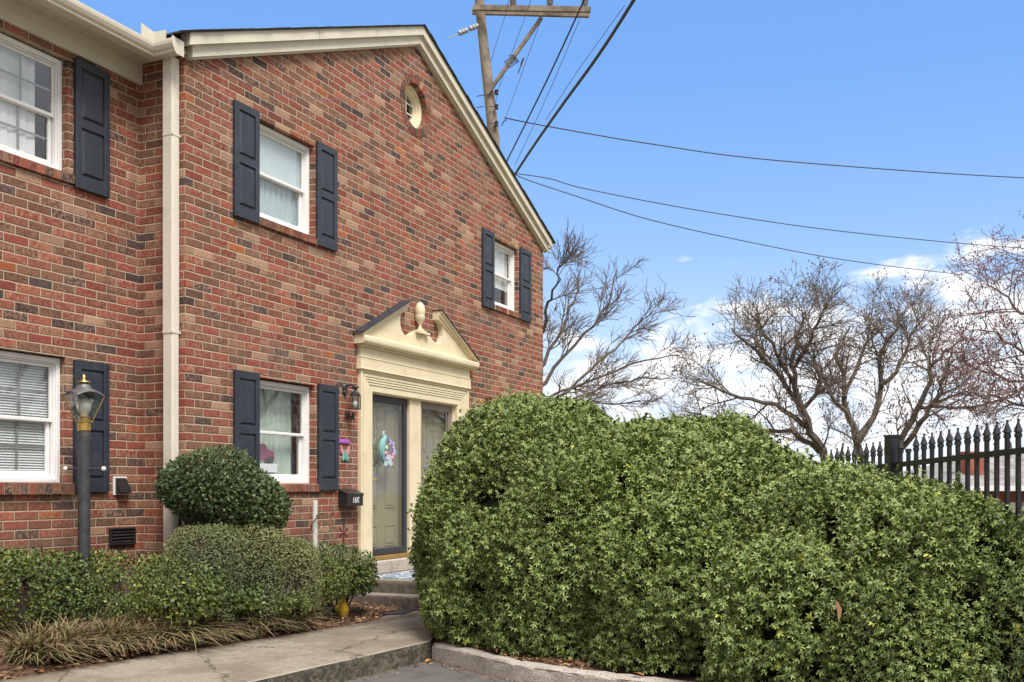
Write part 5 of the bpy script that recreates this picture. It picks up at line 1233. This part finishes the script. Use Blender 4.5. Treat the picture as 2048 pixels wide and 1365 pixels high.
# left tree behind the gable corner
t = Tree(11); t.up = .03; t.grav = .012; t.cfg = {3: (8, .85, .42, .22, .018), 2: (7, .62, .5, .1, .008), 1: (5, .36, .55, .1, .005)}
limbs(t, [([(1035,1000),(1040,900),(1050,800),(1065,720),(1078,650)], 26, 12),
          ([(1065,740),(1100,680),(1135,600),(1152,560),(1162,520)], 11, 3),
          ([(1078,660),(1095,590),(1104,560),(1114,520),(1120,490)], 9, 3),
          ([(1055,790),(1110,720),(1170,640),(1215,570),(1235,500)], 12, 3),
          ([(1050,830),(1110,790),(1180,720),(1250,650),(1300,600)], 11, 3),
          ([(1050,830),(1120,770),(1200,740),(1290,700),(1360,690)], 9, 3),
          ([(1045,850),(1110,800),(1180,770),(1260,740),(1340,740)], 9, 3),
          ([(1045,860),(1120,795),(1200,800),(1280,790)], 8, 3)], 20.5, 3)
finish(t, 'bare_tree', 'bare tree with fine fanning branches behind the right corner of the house', P(1035, 1060, 20.5), M['bark'], M['twig'])
KY = 1.0
# right tree with red buds
t = Tree(14); t.up = .02; t.grav = -.005; t.cfg = {3: (11, 1.3, .75, .15, .025), 2: (7, .8, .8, .1, .011), 1: (4, .4, .85, .1, .006)}
limbs(t, [([(2160,1060),(2155,950),(2150,850),(2140,760)], 30, 16),
          ([(2145,840),(2100,760),(2040,700),(1990,670),(1950,660)], 11, 3), ([(2140,780),(2090,680),(2040,620),(2000,590),(1975,560)], 11, 3),
          ([(2140,800),(2090,770),(2020,760),(1960,740),(1920,720)], 9, 3), ([(2150,870),(2080,830),(2010,800),(1950,790)], 9, 3),
          ([(2140,760),(2120,650),(2080,560),(2050,510)], 10, 3), ([(2145,770),(2180,650),(2200,560)], 10, 3), ([(2150,850),(2220,780),(2300,720)], 10, 3)], 19, 3)
finish(t, 'budding_tree', 'bare tree with dark red buds at the right edge', P(2160, 1080, 19), M['bark'], M['twigr'], M['bud'], 2200, .015, 'buds')
# trees across the lot, outside the frame: only their reflection is seen in the glass
proto = finish.__globals__
for (x, y, sd, h) in ((14.5,-12.5,21,1.0),(10.5,-15.5,22,1.1)):
    t = Tree(sd); t.up = .1; t.grav = .02; t.cfg = {3: (6, 2.2, .7, .2, .05), 2: (5, 1.2, .8, .1, .02), 1: (3, .6, .8, .1, .01)}
    for k in range(7):
        a = t.r.uniform(0, 6.28); q, rr, _ = t.path(Vector((x, y, 1.8)), Vector((math.cos(a)*.7, math.sin(a)*.7, 1)), 5.5*h, .12, .03, 8, .12); t.big.tube(q, rr, 6, cap=False); t.kids(q, rr, 3, 1)
    t.big.tube([Vector((x, y, -1.6)), Vector((x, y, 1.9))], [.24, .17], 8)
    T = thing('bare_tree', (x, y, -1.5), 'bare tree seen only mirrored in the %s' % ('door glass' if sd == 21 else 'ground floor window glass'), 'tree', 'bare trees beyond the fence')
    t.big.build('trunk', M['bark'], T); t.small.build('crown', M['twig'], T)

# ------------------------------------------------------------------ neighbouring house, far tree line
d = 34.0; NB = thing('neighbour_house', tuple(P(1980, 1050, d)), 'low brick house with grey shingle roof beyond the picket fence', 'house')
def cp(px, py, dd): return P(px, py, dd)
fwv = Vector((CS, SN, 0)); rtv = Vector((SN, -CS, 0))
o = P(1835, HY, d); o.z = 0
def hb(b, r0, r1, f0, f1, z0, z1):
    q = [o+rtv*r+fwv*f for r, f in ((r0,f0),(r1,f0),(r1,f1),(r0,f1))]
    b.add([(v.x,v.y,z0) for v in q]+[(v.x,v.y,z1) for v in q], [(3,2,1,0),(4,5,6,7),(0,1,5,4),(1,2,6,5),(2,3,7,6),(3,0,4,7)]); return b
hb(MB(), 1.4, 14, 0, 9, -1.6, 1.42).build('wall', simple('far_brick', (.22,.07,.05), .9, .2, 3), NB)
b = MB(); e = 1.52; rg = 2.95
Q = lambda r, f, z: (o+rtv*r+fwv*f)[:2] + (z,) if False else ((o+rtv*r+fwv*f).x, (o+rtv*r+fwv*f).y, z)
b.add([Q(.3,-.6,e), Q(14.5,-.6,e), Q(14.5,9.6,e), Q(.3,9.6,e), Q(5,4.5,rg), Q(11,4.5,rg)], [(0,1,5,4),(1,2,5),(2,3,4,5),(3,0,4),(3,2,1,0)]); roofN = b.build('roof', M['roofg'], NB)
hb(MB(), 1.95, 2.75, .8, 1.6, 1.2, 2.72).build('chimney', simple('far_chimney', (.30,.085,.06), .9, .2, 3), NB)
b = MB(); hb(b, .25, 14.55, -.68, -.6, e-.14, e+.03); b.build('gutter', M['whitewall'], NB)
for r in (2.0, 7.0): hb(MB(), r, r+1.5, -.03, .02, -.2, 1.0).build('window', M['whitewall'], NB)
t = Tree(31); t.up = .1; t.grav = .0; t.cfg = {2: (5, 1.8, .8, .1, .03), 1: (4, .9, .8, .1, .02)}
tw = MB()
for i in range(46):                          # far-off scrub and bare wood along the horizon
    px = 1050+i*26+random.uniform(-8, 8); dd = random.uniform(48, 70); p = P(px, HY, dd); p.z = -1.6
    q, rr, _ = t.path(p, Vector((random.uniform(-.2,.2), random.uniform(-.2,.2), 1)), random.uniform(3.5, 5.5), .12, .04, 4, .1); t.big.tube(q, rr, 4, cap=False); t.kids(q, rr, 2, 1)
t.big.v; base = len(t.big.v); t.big.add(t.small.v, t.small.f)
tag(t.big.build('far_woodland', M['twig']), 'distant bare woodland along the horizon', 'woodland', kind='stuff')
